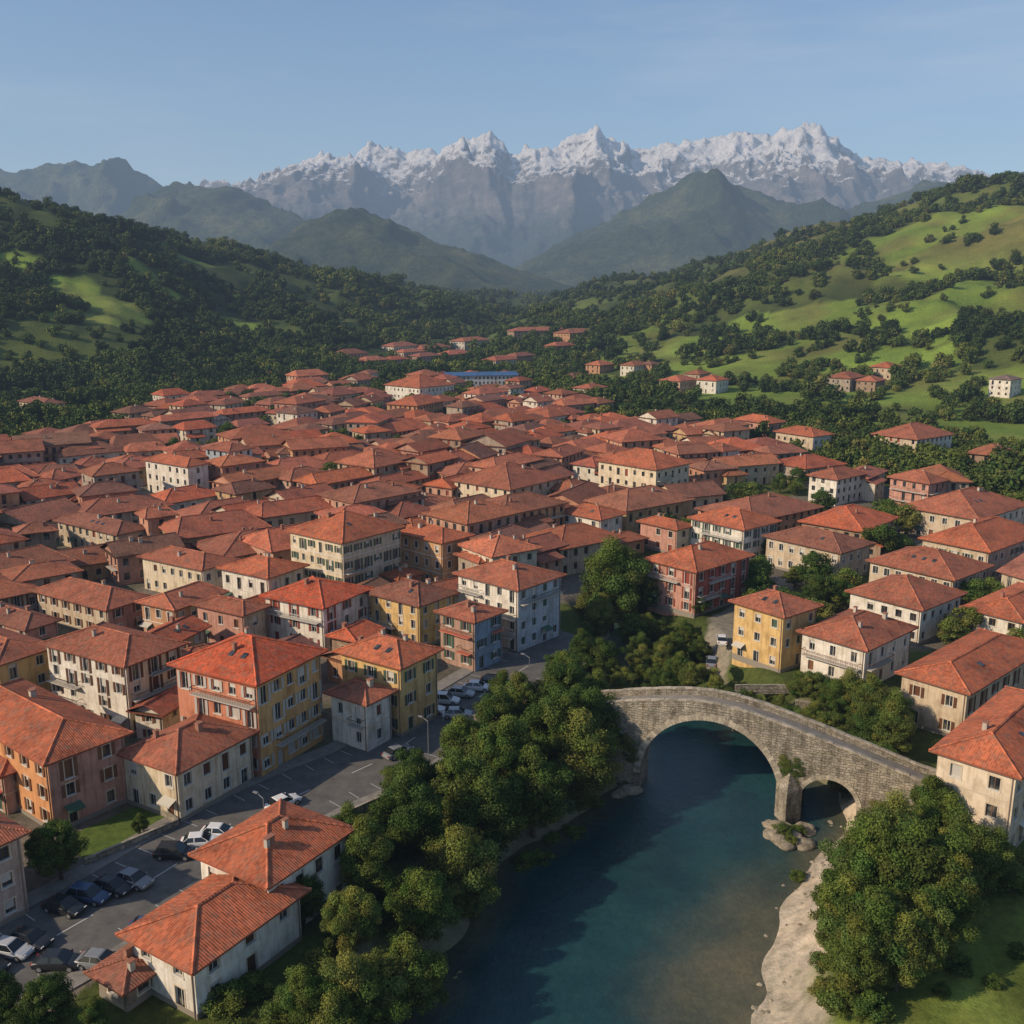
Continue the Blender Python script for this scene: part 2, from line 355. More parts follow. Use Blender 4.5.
# ------------------------------------------------------------------ mesh builder
class MB:
    def __init__(s): s.V=[];s.F=[];s.M=[];s.U=[];s.C=[]
    def face(s,pts,m,c=(.5,.5,.5),uv=None):
        k=len(s.V); s.V.extend(pts); s.F.append(tuple(range(k,k+len(pts)))); s.M.append(m)
        s.U.extend(uv if uv else [(0,0)]*len(pts)); s.C.extend([c]*len(pts))
    def box(s,x0,x1,y0,y1,z0,z1,m,c=(.5,.5,.5),bottom=False):
        a=(x0,y0,z0);b=(x1,y0,z0);d=(x1,y1,z0);e=(x0,y1,z0);A_=(x0,y0,z1);B=(x1,y0,z1);D=(x1,y1,z1);E_=(x0,y1,z1)
        for f in ((a,b,B,A_),(b,d,D,B),(d,e,E_,D),(e,a,A_,E_),(A_,B,D,E_)): s.face(f,m,c)
        if bottom: s.face((e,d,b,a),m,c)
    def hexa(s,lo,hi,m,c):
        for i in range(4):
            j=(i+1)%4; s.face((lo[i],lo[j],hi[j],hi[i]),m,c)
        s.face(hi,m,c); s.face(lo[::-1],m,c)
    def obj(s,name,mats,loc=(0,0,0),rz=0,smooth=False):
        me=bpy.data.meshes.new(name); me.from_pydata(s.V,[],s.F)
        me.polygons.foreach_set('material_index',s.M)
        u=me.uv_layers.new(name='UVMap'); u.data.foreach_set('uv',np.array(s.U,np.float32).ravel())
        ca=me.color_attributes.new('col','FLOAT_COLOR','CORNER'); c=np.ones((len(s.C),4),np.float32); c[:,:3]=s.C; ca.data.foreach_set('color',c.ravel())
        for m in mats: me.materials.append(m)
        if smooth: me.polygons.foreach_set('use_smooth',np.ones(len(s.F),bool))
        ob=bpy.data.objects.new(name,me); ob.location=loc; ob.rotation_euler=(0,0,rz); scene.collection.objects.link(ob); return ob
HM=[M_WALL,M_ROOF,M_GLASS,M_TRIM,M_WOOD]
WHITE=(.62,.59,.53)
def wall(b,o,d,n,L,h,col,lod,r,style,z0=-1.5,zb=0.0):
    def P(s,z,off=0): return (o[0]+d[0]*s+n[0]*off,o[1]+d[1]*s+n[1]*off,z)
    def pbox(s0,s1,za,zb_,o0,o1,m,c):
        lo=[P(s0,za,o1),P(s1,za,o1),P(s1,za,o0),P(s0,za,o0)]; hi=[P(s0,zb_,o1),P(s1,zb_,o1),P(s1,zb_,o0),P(s0,zb_,o0)]
        b.hexa(lo,hi,m,c)
    ns=max(1,int(round((h-zb)/3.0))); fl=(h-zb)/ns
    sp0=style['sp']; nw=max(1,int((L-.8)/sp0)); sp=L/nw; ww=style['ww']; wh=min(style['wh'],fl-1.15)
    if L<3.2: b.face((P(0,z0),P(L,z0),P(L,h),P(0,h)),0,col); return
    cs=[(i+.5)*sp for i in range(nw)]
    prev=0
    for ci,c in enumerate(cs):
        b.face((P(prev,z0),P(c-ww/2,z0),P(c-ww/2,h),P(prev,h)),0,col); prev=c+ww/2
        zp=z0
        for j in range(ns):
            za=zb+j*fl+.95; ze=za+wh
            door=(j==0 and r.random()<.3)
            if door: za=zb+.05; ze=zb+2.3
            elif j>0 and style['bal'] and r.random()<.35: za=zb+j*fl+.15
            skip=r.random()<.07
            if skip: continue
            x0=c-ww/2;x1=c+ww/2
            b.face((P(x0,zp),P(x1,zp),P(x1,za),P(x0,za)),0,col); zp=ze
            dp=-.22
            gm=2; gc=(.1,.1,.1)
            q=r.random()
            if q<.14: gm=3; gc=style['sh']
            b.face((P(x0,za,dp),P(x1,za,dp),P(x1,ze,dp),P(x0,ze,dp)),gm,gc)
            b.face((P(x0,za,0),P(x1,za,0),P(x1,za,dp),P(x0,za,dp)),3,WHITE)
            b.face((P(x0,ze,dp),P(x1,ze,dp),P(x1,ze,0),P(x0,ze,0)),0,col)
            b.face((P(x0,za,0),P(x0,za,dp),P(x0,ze,dp),P(x0,ze,0)),0,col)
            b.face((P(x1,za,dp),P(x1,za,0),P(x1,ze,0),P(x1,ze,dp)),0,col)
            if lod==0:
                fc=style['fr']
                if gm==2:
                    for (s0,s1,a0,a1) in ((x0,x0+.07,za,ze),(x1-.07,x1,za,ze),(c-.035,c+.035,za,ze),(x0+.07,c-.035,ze-.08,ze),(c+.035,x1-.07,ze-.08,ze)):
                        b.face((P(s0,a0,dp+.04),P(s1,a0,dp+.04),P(s1,a1,dp+.04),P(s0,a1,dp+.04)),3,fc)
                    if r.random()<.3:
                        zz_=ze-(ze-za)*r.uniform(.25,.7); b.face((P(x0+.07,zz_,dp+.07),P(x1-.07,zz_,dp+.07),P(x1-.07,ze-.08,dp+.07),P(x0+.07,ze-.08,dp+.07)),3,(.5,.47,.42))
                if style['sur']:
                    t=.14; sc_=style['surc']
                    pbox(x0-t,x0,za,ze+t,0,.04,3,sc_); pbox(x1,x1+t,za,ze+t,0,.04,3,sc_); pbox(x0,x1,ze,ze+t,0,.045,3,sc_)
                if not door: pbox(x0-.16,x1+.16,za-.1,za,-.02,.12,3,WHITE)
                if style['shut'] and not door and r.random()<.85:
                    for (s0,s1) in ((x0-.56,x0-.15),(x1+.15,x1+.56)): pbox(s0,s1,za,ze,.045,.1,3,style['sh'])
                if door and r.random()<.4 and style.get('awn',True):
                    ac=r.choice([(.35,.05,.04),(.5,.47,.4),(.06,.12,.08)]); lo=[P(x0-.5,ze+.1,1.1),P(x1+.5,ze+.1,1.1),P(x1+.5,ze+.55,.01),P(x0-.5,ze+.55,.01)]
                    b.face(lo,3,ac); b.face((P(x0-.5,ze-.08,1.1),P(x1+.5,ze-.08,1.1),P(x1+.5,ze+.1,1.1),P(x0-.5,ze+.1,1.1)),3,ac)
        b.face((P(c-ww/2,zp),P(c+ww/2,zp),P(c+ww/2,h),P(c-ww/2,h)),0,col)
    b.face((P(prev,z0),P(L,z0),P(L,h),P(prev,h)),0,col)
    if lod<=1 and style['bal'] and ns>=2 and L>6:
        for j in range(1,ns):
            if r.random()<style['bal']:
                zf=zb+j*fl-.02; s0=sp*.15+(0 if r.random()<.5 else sp); s1=L-sp*.15
                if r.random()<.5: s1=min(s1,s0+sp*1.9)
                if s1-s0<1.2: continue
                pbox(s0,s1,zf,zf+.14,.01,1.0,3,style['balc'])
                rc=style['rail']
                pbox(s0,s1,zf+1.0,zf+1.07,.94,1.0,3,rc)
                if lod==0:
                    k=int((s1-s0)/.28)
                    for i in range(k+1):
                        s=s0+(s1-s0-.04)*i/k; b.face((P(s,zf+.14,.97),P(s+.05,zf+.14,.97),P(s+.05,zf+1,.97),P(s,zf+1,.97)),3,rc)
                for s in (s0,s1-.06): pbox(s,s+.06,zf+1.0,zf+1.07,.01,.94,3,rc)
    if lod==0 and style['band']:
        for j in range(1,ns): pbox(0,L,zb+j*fl-.06,zb+j*fl+.10,.0,.035,3,style['surc'])
    if lod==0:
        if style['sur']: pbox(.002,L-.002,-.5,.55,.001,.05,3,(.25,.22,.18))
        pbox(L-.32,L-.22,.0,h-.02,.03,.12,3,(.22,.17,.13))
def cap(b,p,q,col):
    d=Vector(q)-Vector(p); s=Vector((-d.y,d.x,0)); 
    if s.length<1e-4: return
    s=s.normalized()*.17; up=Vector((0,0,.13))
    p=Vector(p)+Vector((0,0,.02));q=Vector(q)+Vector((0,0,.02))
    b.face((tuple(p-s),tuple(q-s),tuple(q+up),tuple(p+up)),1,col,[(0,0),(3,0),(3,.2),(0,.2)])
    b.face((tuple(p+up),tuple(q+up),tuple(q+s),tuple(p+s)),1,col,[(0,.2),(3,.2),(3,0),(0,0)])
def roof(b,x0,x1,y0,y1,z,col,kind='hip',o=.75,sl=.36,lod=0,wcol=WHITE):
    X0=x0-o;X1=x1+o;Y0=y0-o;Y1=y1+o; w=X1-X0;d=Y1-Y0; t=.2
    b.face(((X0,Y1,z),(X1,Y1,z),(X1,Y0,z),(X0,Y0,z)),4,(0,0,0))
    for (a,c) in (((X0,Y0),(X1,Y0)),((X1,Y0),(X1,Y1)),((X1,Y1),(X0,Y1)),((X0,Y1),(X0,Y0))):
        b.face(((a[0],a[1],z),(c[0],c[1],z),(c[0],c[1],z+t),(a[0],a[1],z+t)),1,tuple(v*.6 for v in col))
    zt=z+t; sw=False
    if d>w: sw=True; w,d=d,w
    hd=d/2; rh=hd*sl; sll=math.hypot(hd,rh); ou,ov=rng.random()*50,rng.random()*50
    def M(a,c,zz): return (X0+c,Y0+a,zz) if sw else (X0+a,Y0+c,zz)
    ins=hd if kind=='hip' else .0
    if kind=='half': ins=hd*.45
    r0=(ins,hd,zt+rh); r1=(w-ins,hd,zt+rh)
    def vc(): k=rng.uniform(.88,1.12); return tuple(v*k for v in col)
    def F(pl,uvl):
        pts=[M(*p) for p in pl]
        if sw: pts=pts[::-1]; uvl=uvl[::-1]
        b.face(pts,1,vc(),[(u+ou,v+ov) for u,v in uvl])
    F([(0,0,zt),(w,0,zt),r1,r0],[(0,0),(w,0),(w-ins,sll),(ins,sll)])
    F([(w,d,zt),(0,d,zt),r0,r1],[(0,0),(w,0),(w-ins,sll),(ins,sll)])
    if kind=='gable':
        for a in (o,w-o):
            pts=[M(a,o*.98,z+.02),M(a,d-o*.98,z+.02),M(a,hd,zt+rh-.06)]
            b.face(pts if (a>o)!=sw else pts[::-1],0,wcol)
    else:
        F([(w,0,zt),(w,d,zt),r1],[(0,0),(d,0),(hd,sll)]); F([(0,d,zt),(0,0,zt),r0],[(0,0),(d,0),(hd,sll)])
    if lod<2:
        cc=tuple(min(1,v*1.15) for v in col)
        cap(b,M(*r0),M(*r1),cc)
        if kind!='gable':
            for p,q in (((0,0,zt),r0),((0,d,zt),r0),((w,0,zt),r1),((w,d,zt),r1)): cap(b,M(*p),M(*q),cc)
    def top(a,c):
        return zt+min(c,d-c, (a/ (ins/hd) if ins>0 else 1e9),((w-a)/(ins/hd) if ins>0 else 1e9))*sl
    nch=(rng.choice([0,1,1,2,3]) if lod<2 else (1 if rng.random()<.5 else 0))
    for i in range(nch):
        a=rng.uniform(.25,.75)*w; c=rng.choice([rng.uniform(.28,.45),rng.uniform(.55,.72)])*d; zz=top(a,c); p=M(a,c,0); q=rng.uniform(.22,.36)
        cc=rng.choice([(.42,.39,.34),(.33,.17,.12),(.5,.45,.38)])
        b.box(p[0]-q,p[0]+q,p[1]-q*.8,p[1]+q*.8,zz-.5,zz+.85,0,cc); b.box(p[0]-q-.08,p[0]+q+.08,p[1]-q*.8-.08,p[1]+q*.8+.08,zz+.853,zz+.95,3,(.3,.13,.08))
    if lod==0 and rng.random()<.35:
        for i in range(rng.randint(1,3)):
            a=w*.35+i*2.1; c=d*.27
            if a>w*.7: break
            cx,cy=a,c
            pl=[(cx-.35,cy-.45,0),(cx+.35,cy-.45,0),(cx+.35,cy+.45,0),(cx-.35,cy+.45,0)]
            lo=[M(p[0],p[1],zt+p[1]*sl) for p in pl]; hi=[M(p[0],p[1],zt+p[1]*sl+.1) for p in pl]
            if sw: lo=lo[::-1];hi=hi[::-1]
            b.hexa(lo,hi,2,(.1,.1,.1))
    return rh
def mkstyle(r,wc):
    return dict(sp=r.choice([2.3,2.6,2.9,3.2]),ww=r.choice([.95,1.05,1.15]),wh=r.choice([1.35,1.5,1.6]),fr=r.choice([(.6,.58,.54),(.5,.48,.42),(.16,.08,.04)]),
        sur=r.random()<.55,surc=r.choice([(.58,.55,.5),(.5,.42,.32),(.55,.45,.34)]),shut=r.random()<.35,sh=r.choice([(.10,.04,.02),(.16,.07,.035),(.05,.09,.06),(.42,.4,.36),(.22,.05,.03)]),
        bal=r.choice([0,.3,.6]),balc=(.42,.39,.34),rail=r.choice([(.05,.045,.04),(.5,.48,.45),(.12,.06,.03)]),band=r.random()<.3)
WALLC=[(.54,.46,.35),(.60,.53,.43),(.50,.40,.28),(.48,.33,.18),(.50,.28,.16),(.50,.30,.22),(.42,.23,.17),(.54,.44,.31),(.38,.31,.25),(.66,.60,.51),(.50,.34,.25),(.34,.24,.17),(.68,.62,.53),(.52,.27,.18),(.44,.34,.24)]
def roofc(r):
    q=r.random()
    if q<.48: c=(.38,.122,.066)
    elif q<.70: c=(.31,.110,.068)
    elif q<.84: c=(.225,.098,.067)
    else: c=(.45,.115,.055)
    k=r.uniform(.78,1.2); return tuple(v*k*r.uniform(.93,1.07) for v in c)
occ=[]; fillocc=[]
def house(name,x,y,z,th,w,d,h,lod,wl=None,wr=None,rc=None,kind=None,seed=None,style=None,wing=False,sl=None,fill=False):
    r=random.Random(seed if seed is not None else rng.random())
    wl=wl or r.choice(WALLC); wr=wr or wl; rc=rc or roofc(r); kind=kind or r.choice(['hip','hip','hip','half','gable'])
    st=mkstyle(r,wl)
    if style: st.update(style)
    b=MB(); sl=sl or r.uniform(.32,.44)
    wall(b,(0,0),(1,0),(0,-1),w,h,wr,lod,r,st)
    wall(b,(0,d),(0,-1),(-1,0),d,h,wl,lod,r,st)
    st2=dict(st); st2['bal']=0
    wall(b,(w,d),(-1,0),(0,1),w,h,wr,2,r,st2)
    wall(b,(w,0),(0,1),(1,0),d,h,wl,2,r,st2)
    roof(b,0,w,0,d,h,rc,kind,lod=lod,wcol=wl,sl=sl,o=.8)
    if wing:
        hw=h-r.choice([1.2,2.6,3.0]); 
        if hw>3:
            ww_=w*r.uniform(.4,.6); dd=r.uniform(2.5,4.5)
            if r.random()<.5:
                wall(b,(0.003,-dd),(1,0),(0,-1),ww_,hw,wr,lod,r,st2); wall(b,(0.003,-.003),(0,-1),(-1,0),dd-.003,hw,wl,lod,r,st2); wall(b,(ww_+.003,-dd),(0,1),(1,0),dd-.003,hw,wl,lod,r,st2)
                X0,X1,Y0,Y1=-.5,ww_+.5,-dd-.6,-.02
                zt=hw+dd*.3
                for (zo,m,c) in ((.0,4,(0,0,0)),(.18,1,rc)):
                    p=[(X0,Y0,hw+zo-.15),(X1,Y0,hw+zo-.15),(X1,Y1,zt+zo),(X0,Y1,zt+zo)]
                    b.face(p if m==1 else p[::-1],m,c,[(0,0),(X1-X0,0),(X1-X0,dd),(0,dd)] if m==1 else None)
                b.face(((X0,Y0,hw-.15),(X1,Y0,hw-.15),(X1,Y0,hw+.03),(X0,Y0,hw+.03)),1,rc); b.face(((X0,Y1,zt),(X0,Y0,hw-.15),(X0,Y0,hw+.03),(X0,Y1,zt+.18)),1,rc); b.face(((X1,Y0,hw-.15),(X1,Y1,zt),(X1,Y1,zt+.18),(X1,Y0,hw+.03)),1,rc)
    ob=b.obj(name,HM,(x,y,z),th)
    cx=x+math.cos(th)*w/2-math.sin(th)*d/2; cy=y+math.sin(th)*w/2+math.cos(th)*d/2
    (fillocc if fill else occ).append((cx,cy,math.hypot(w,d)/2,x,y,th,w,d,h))
    return ob
def spec(xl,xc,xr,yc,ye,th,wl=None,wr=None,rc=None,kind='hip',lod=0,name='townhouse',z=0.0,**k):
    th=math.radians(th); cx,cy=G(xc,yc,z); D=cy*CA+(H-z)*SA
    ur=(xr-512)/FP; w=(ur*D-cx)/(math.cos(th)-ur*math.sin(th)*CA)
    ul=(xl-512)/FP; d=(ul*D-cx)/(-math.sin(th)-ul*math.cos(th)*CA)
    v=(512-ye)/FP; zz=H+(v*cy*CA-cy*SA)/(CA+v*SA)-z
    w=min(max(w,3.4),26); d=min(max(d,3.4),26); zz=min(max(zz,2.3),17)
    return house(name,cx,cy,z,th,w,d,zz,lod,wl,wr,rc,kind,seed=xc*7+yc,**k)
W1=(.72,.67,.59);CR=(.66,.56,.41);YE=(.62,.42,.18);OR=(.60,.29,.13);CO=(.56,.23,.14);PK=(.50,.27,.21);BE=(.54,.44,.32);BL=(.36,.40,.45)
R1=(.43,.124,.060);R2=(.34,.112,.064);R3=(.50,.100,.044);R4=(.25,.096,.062)
S=[
 (134,198,302,1020,968,58,W1,W1,R1,dict(bal=0,shut=False,sh=(.08,.04,.02),awn=False)),
 (205,272,349,950,884,58,W1,W1,R1,dict(bal=0,awn=False)),
 (-45,55,130,834,763,52,OR,PK,R1,dict(bal=.3)),
 (128,181,254,823,772,60,CR,CR,R2,dict(bal=.3)),
 (183,262,324,778,684,62,CO,(.62,.36,.15),R3,dict(bal=.3,sp=2.3)),
 (54,132,186,738,666,60,W1,CR,R2,dict(bal=.6)),
 (-60,5,58,722,665,58,YE,YE,R2,dict(bal=.3)),
 (344,402,438,737,668,56,YE,YE,R1,dict(bal=.3)),
 (333,368,392,752,704,56,W1,W1,R2,dict(bal=.6)),
 (268,325,370,655,608,60,W1,W1,R3,dict(shut=True,bal=.3)),
 (293,345,402,606,543,52,CR,(.56,.46,.33),R1,dict(bal=.3)),
 (402,443,470,590,543,48,(.56,.33,.18),(.56,.33,.18),R1,dict(bal=.0)),
 (459,518,560,652,590,48,W1,(.42,.47,.52),R2,dict(bal=.6)),  # bluish right wall: shade put into the wall colour
 (372,420,455,650,606,52,YE,YE,R4,dict(bal=.3)),
 (441,475,502,672,622,50,(.4,.26,.2),(.25,.33,.42),R2,dict(bal=.6,balc=(.5,.15,.1))),
 (647,694,747,617,572,42,PK,(.42,.11,.08),R1,dict(bal=.6,sur=True,surc=(.55,.45,.4))),
 (732,780,813,673,617,38,YE,YE,R2,dict(bal=0)),
 (800,862,908,692,650,42,W1,W1,R2,dict(bal=.6,rail=(.12,.05,.03))),
 (898,962,1050,742,693,42,BE,BE,R1,dict(bal=.3)),
 (930,1006,1070,860,776,46,(.68,.57,.44),(.55,.45,.35),R1,dict(bal=0)),  # right wall is the cream darkened, shaded side painted in
 (848,918,958,646,610,40,W1,W1,R2,dict(bal=0)),
 (962,1018,1070,655,622,40,W1,W1,R1,dict(bal=0)),
 (888,926,943,516,484,36,PK,PK,R2,dict(bal=.6)),
 (690,742,775,566,530,40,W1,W1,R1,dict(bal=.3)),
 (765,838,868,584,553,40,BE,BE,R4,dict(bal=0)),
 (868,950,985,612,580,40,BE,(.46,.38,.3),R2,dict(bal=0)),
 (920,985,1060,585,552,40,BE,(.46,.38,.3),R1,dict(bal=0)),
 (900,975,1060,548,520,40,BE,W1,R2,dict(bal=0)),
 (145,205,237,603,570,58,CR,W1,R2,dict(bal=0)),
 (224,270,306,615,578,58,W1,CR,R1,dict(bal=.3)),
 (148,190,210,500,467,54,W1,W1,R1,dict(bal=0)),
 (208,232,254,488,452,54,BL,W1,R2,dict(bal=0)),
 (598,655,688,505,470,44,CR,CR,R1,dict(bal=.3)),
 (808,835,862,506,480,40,W1,W1,R2,dict(bal=0)),
 (735,768,783,440,424,36,PK,PK,R1,dict(bal=0)),
 (775,812,830,457,437,36,BE,W1,R1,dict(bal=0)),
 (872,915,950,462,440,36,BE,W1,R2,dict(bal=0)),
 (378,420,470,408,388,50,W1,W1,R1,dict(bal=0)),
 (560,600,622,545,520,46,W1,W1,R1,dict(bal=0)),
 (-60,-5,22,930,850,55,(.5,.34,.27),(.5,.38,.32),R2,dict(bal=0)),
 (-60,8,45,815,775,55,(.45,.27,.2),(.5,.36,.29),R2,dict(bal=.3)),
 (640,676,690,556,530,42,PK,CR,R1,dict(bal=0)),
 (100,128,150,1012,992,58,(.3,.25,.2),(.3,.25,.2),R4,dict(bal=0)),
 (10,45,66,418,405,50,BE,BE,R4,dict(bal=0)),
 (455,510,560,520,490,50,CR,BE,R2,dict(bal=0)),
 (60,120,150,560,535,55,BE,BE,R4,dict(bal=0)),
 (200,246,268,655,615,60,PK,BE,R2,dict(bal=0)),
 (700,722,738,475,452,40,BE,W1,R2,dict(bal=0)),
 (40,110,150,640,610,58,BE,PK,R2,dict(bal=0)),
 (-30,30,60,660,630,58,PK,PK,R4,dict(bal=0)),
]
for s in S:
    near=s[3]>540
    spec(*s[:9],lod=0 if near else 1,style=s[9])
def blocks_view(cx,cy,rad,h):
    """true when a tall block here would close the small street each landmark house has in front of it"""
    for o in occ:
        if o[1]<cy or o[1]>300: continue
        L=math.hypot(cx,cy); ux,uy=cx/L,cy/L
        dx,dy=o[0]-cx,o[1]-cy; al=dx*ux+dy*uy; la=abs(dx*uy-dy*ux)
        if 0<al<h*1.7+o[2] and la<(rad+o[2])*.55: return True
    return False
def free(cx,cy,rad,k=.80):
    for o in occ:
        if (o[0]-cx)**2+(o[1]-cy)**2<((o[2]+rad)*k)**2: return False
    return True
def freefill(cx,cy,rad,k):
    for o in fillocc:
        if abs(o[1]-cy)<30 and (o[0]-cx)**2+(o[1]-cy)**2<((o[2]+rad)*k)**2: return False
    return True
th0=math.radians(52)
def infill(poly,cu,cv,ymax,trees_out,seed,densf,kov=.46):
    r=random.Random(seed); cnt=0
    R=1300; c,s=math.cos(th0),math.sin(th0)
    nu=int(R/cu);nv=int(R/cv); cells=[]
    for i in range(-nu,nu):
        for j in range(-nv,nv):
            u=i*cu+(cu*.5 if (j//2)%2 else 0); v=j*cv
            x=u*c-v*s; y=u*s+v*c+300
            x+=34*(float(vnoise(x/120,y/120,3))-.5)*2; y+=30*(float(vnoise(x/120,y/120,4))-.5)*2
            cells.append((x,y))
    xa=np.array([q[0] for q in cells]);ya=np.array([q[1] for q in cells])
    ok=inpoly(xa,ya,poly)&(ya<ymax)&(ya>60)&(np.abs(xa)<ya*.60+30)&(river_d(xa,ya)>16)&(road_d(xa,ya)>12)&(hills(xa,ya)<3)
    order=[i for i in range(len(xa)) if ok[i]]
    for i in order:
        x,y=float(xa[i])+r.uniform(-2.5,2.5),float(ya[i])+r.uniform(-2.5,2.5)
        if r.random()>densf(x,y): trees_out.append((x,y)); continue
        big=r.random()
        w=cu*(r.uniform(.7,1.05) if big<.6 else r.uniform(1.05,1.6)); d=cv*(r.uniform(.7,1.0) if big<.7 else r.uniform(1.0,1.3))
        h=r.choice([3.6,4.2,5.2,5.6,5.8,6.2,6.4,7.0,8.4,9.2])+r.uniform(-.5,.5)
        if y<200: h=r.choice([5.2,5.8,6.4,8.8])+r.uniform(-.5,.5)
        if blocks_view(x,y,math.hypot(w,d)/2,h): h=min(h,r.uniform(3.4,4.8)); w*=.8; d*=.8
        kk=.80 if y<260 else .70
        if not free(x,y,math.hypot(w,d)/2,kk): 
            w*=.6;d*=.6
            if not free(x,y,math.hypot(w,d)/2,kk): continue
        if not freefill(x,y,math.hypot(w,d)/2,kov): continue
        th=th0+(float(vnoise(x/70,y/70,8))-.5)*1.0+r.uniform(-.12,.12)-(.16 if x>20 else 0)
        if r.random()<.12: th+=r.uniform(-.5,.5)
        lod=0 if y<190 else (1 if y<330 else 2)
        ox=x-(math.cos(th)*w/2-math.sin(th)*d/2); oy=y-(math.sin(th)*w/2+math.cos(th)*d/2)
        house('townhouse',ox,oy,0,th,w,d,h,lod,wing=r.random()<.4 and y<400,fill=True); cnt+=1
        if r.random()<.35:
            w2,d2=w*r.uniform(.45,.7),d*r.uniform(.45,.7); ax=x+math.cos(th)*w*.5*r.choice([-1,1])-math.sin(th)*d*r.uniform(-.4,.1); ay=y+math.sin(th)*w*.5-math.cos(th)*d*r.uniform(.3,.6)
            if free(ax,ay,math.hypot(w2,d2)/2,.85) and h>5.1 and not blocks_view(ax,ay,w2/2,h-2):
                house('townhouse_annexe',ax-(math.cos(th)*w2/2-math.sin(th)*d2/2),ay-(math.sin(th)*w2/2+math.cos(th)*d2/2),0,th+.01,w2,d2,h-r.uniform(1.5,2.2),max(1,lod),fill=True)
    return cnt
gaps=[]
n1=infill(TOWN,14.5,12.0,760,gaps,1,lambda x,y: .97 if y<350 else (.93-(y-350)/650+.8*(float(vnoise(x/60,y/60,44))-.5)))
gaps_e=[]
n2=infill(EAST,18,15,420,gaps_e,2,lambda x,y:.46,.5)
def far_house(px,py,w,d,h,th=50,wl=None,rc=None,name='farmhouse'):
    x,y,z=T(px,py); th=math.radians(th); z=min(z,Tz(x+w/2,y),Tz(x-w/2,y))
    return house(name,x-(math.cos(th)*w/2-math.sin(th)*d/2),y-(math.sin(th)*w/2+math.cos(th)*d/2),z-.0,th,w,d,h,2,wl,wl,rc,'hip')
for q in [(678,392,20,14,7.5),(712,392,15,13,7.5,50,W1),(697,384,14,11,7),(845,388,22,14,7),(885,376,18,13,7),(870,390,15,11,6),(635,374,20,11,7),(650,372,12,10,6),(600,372,18,12,6),(1004,395,13,11,9,40,W1,(.2,.14,.12)),(590,400,16,12,7),(575,386,18,12,6),(990,470,14,12,6),
          (430,352,44,16,7,60),(470,348,44,16,7,60),(400,352,30,16,7),(540,334,60,18,9,20),(575,336,40,18,7),(350,360,26,14,7),(455,362,28,14,7),(425,364,26,14,7),(372,368,24,14,7),(520,362,24,12,6),(560,352,26,12,6),(275,384,18,12,6),(410,358,26,12,7),(500,368,26,14,7),(395,366,20,12,6)]:
    far_house(*q)
hx,hy=G(482,392); house('sports_hall',hx-22,hy+6,0,math.radians(8),44,22,9,2,(.55,.55,.55),(.55,.55,.55),(.035,.13,.30),'gable',sl=.12)
print('houses',n1,n2,time.time()-T0)
# ------------------------------------------------------------------ bridge
e=np.array([.928,-.372]); nb=np.array([-.372,-.928]); P0=np.array([17.0,120.0]); BW=4.4
zk=[(-26,.15),(-16,2.6),(-7,5.3),(0,6.9),(6,7.9),(10,8.0),(14,7.5),(20,6.1),(27,4.2),(35,1.9),(46,.1)]
def ztop(s):
    return sum(float(np.interp(s+k,[a for a,_ in zk],[c for _,c in zk])) for k in (-2,-1,0,1,2))/5
HS=8.95; CS=8.95; HS2=3.4; CS2=23.9
def arch1(s): return -2.6+HS*math.sqrt(max(0,1-((s-CS)/HS)**2))
def arch2(s): return -2.3+HS2*math.sqrt(max(0,1-((s-CS2)/HS2)**2))
def BP(s,off,z):
    p=P0+e*s-nb*off; return (float(p[0]),float(p[1]),z)
b=MB()
regs=[(-26,0,None,40),(0,2*HS,arch1,60),(2*HS,CS2-HS2,None,5),(CS2-HS2,CS2+HS2,arch2,30),(CS2+HS2,46,None,30)]
for s0,s1,f,nseg in regs:
    if f: ss=[ (s0+s1)/2-(s1-s0)/2*math.cos(math.pi*i/nseg) for i in range(nseg+1)]
    else: ss=[s0+(s1-s0)*i/nseg for i in range(nseg+1)]
    for a,c in zip(ss[:-1],ss[1:]):
        za=f(a) if f else -7; zc=f(c) if f else -7
        ta=ztop(a);tc=ztop(c)
        b.face((BP(a,0,za),BP(c,0,zc),BP(c,0,tc),BP(a,0,ta)),0,uv=[(a,za),(c,zc),(c,tc),(a,ta)])
        b.face((BP(c,BW,zc),BP(a,BW,za),BP(a,BW,ta),BP(c,BW,tc)),0,uv=[(c,zc),(a,za),(a,ta),(c,tc)])
        b.face((BP(a,0,ta),BP(c,0,tc),BP(c,BW,tc),BP(a,BW,ta)),2,uv=[(a,0),(c,0),(c,BW),(a,BW)])
        if f: b.face((BP(a,BW,za),BP(c,BW,zc),BP(c,0,zc),BP(a,0,za)),0,uv=[(a*1.4,BW),(c*1.4,BW),(c*1.4,0),(a*1.4,0)])
    if f:
        for s in (s0,s1): b.face((BP(s,0,-7),BP(s,BW,-7),BP(s,BW,f(s)),BP(s,0,f(s))),0,uv=[(0,-7),(BW,-7),(BW,f(s)),(0,f(s))])
r=random.Random(4); s=-25
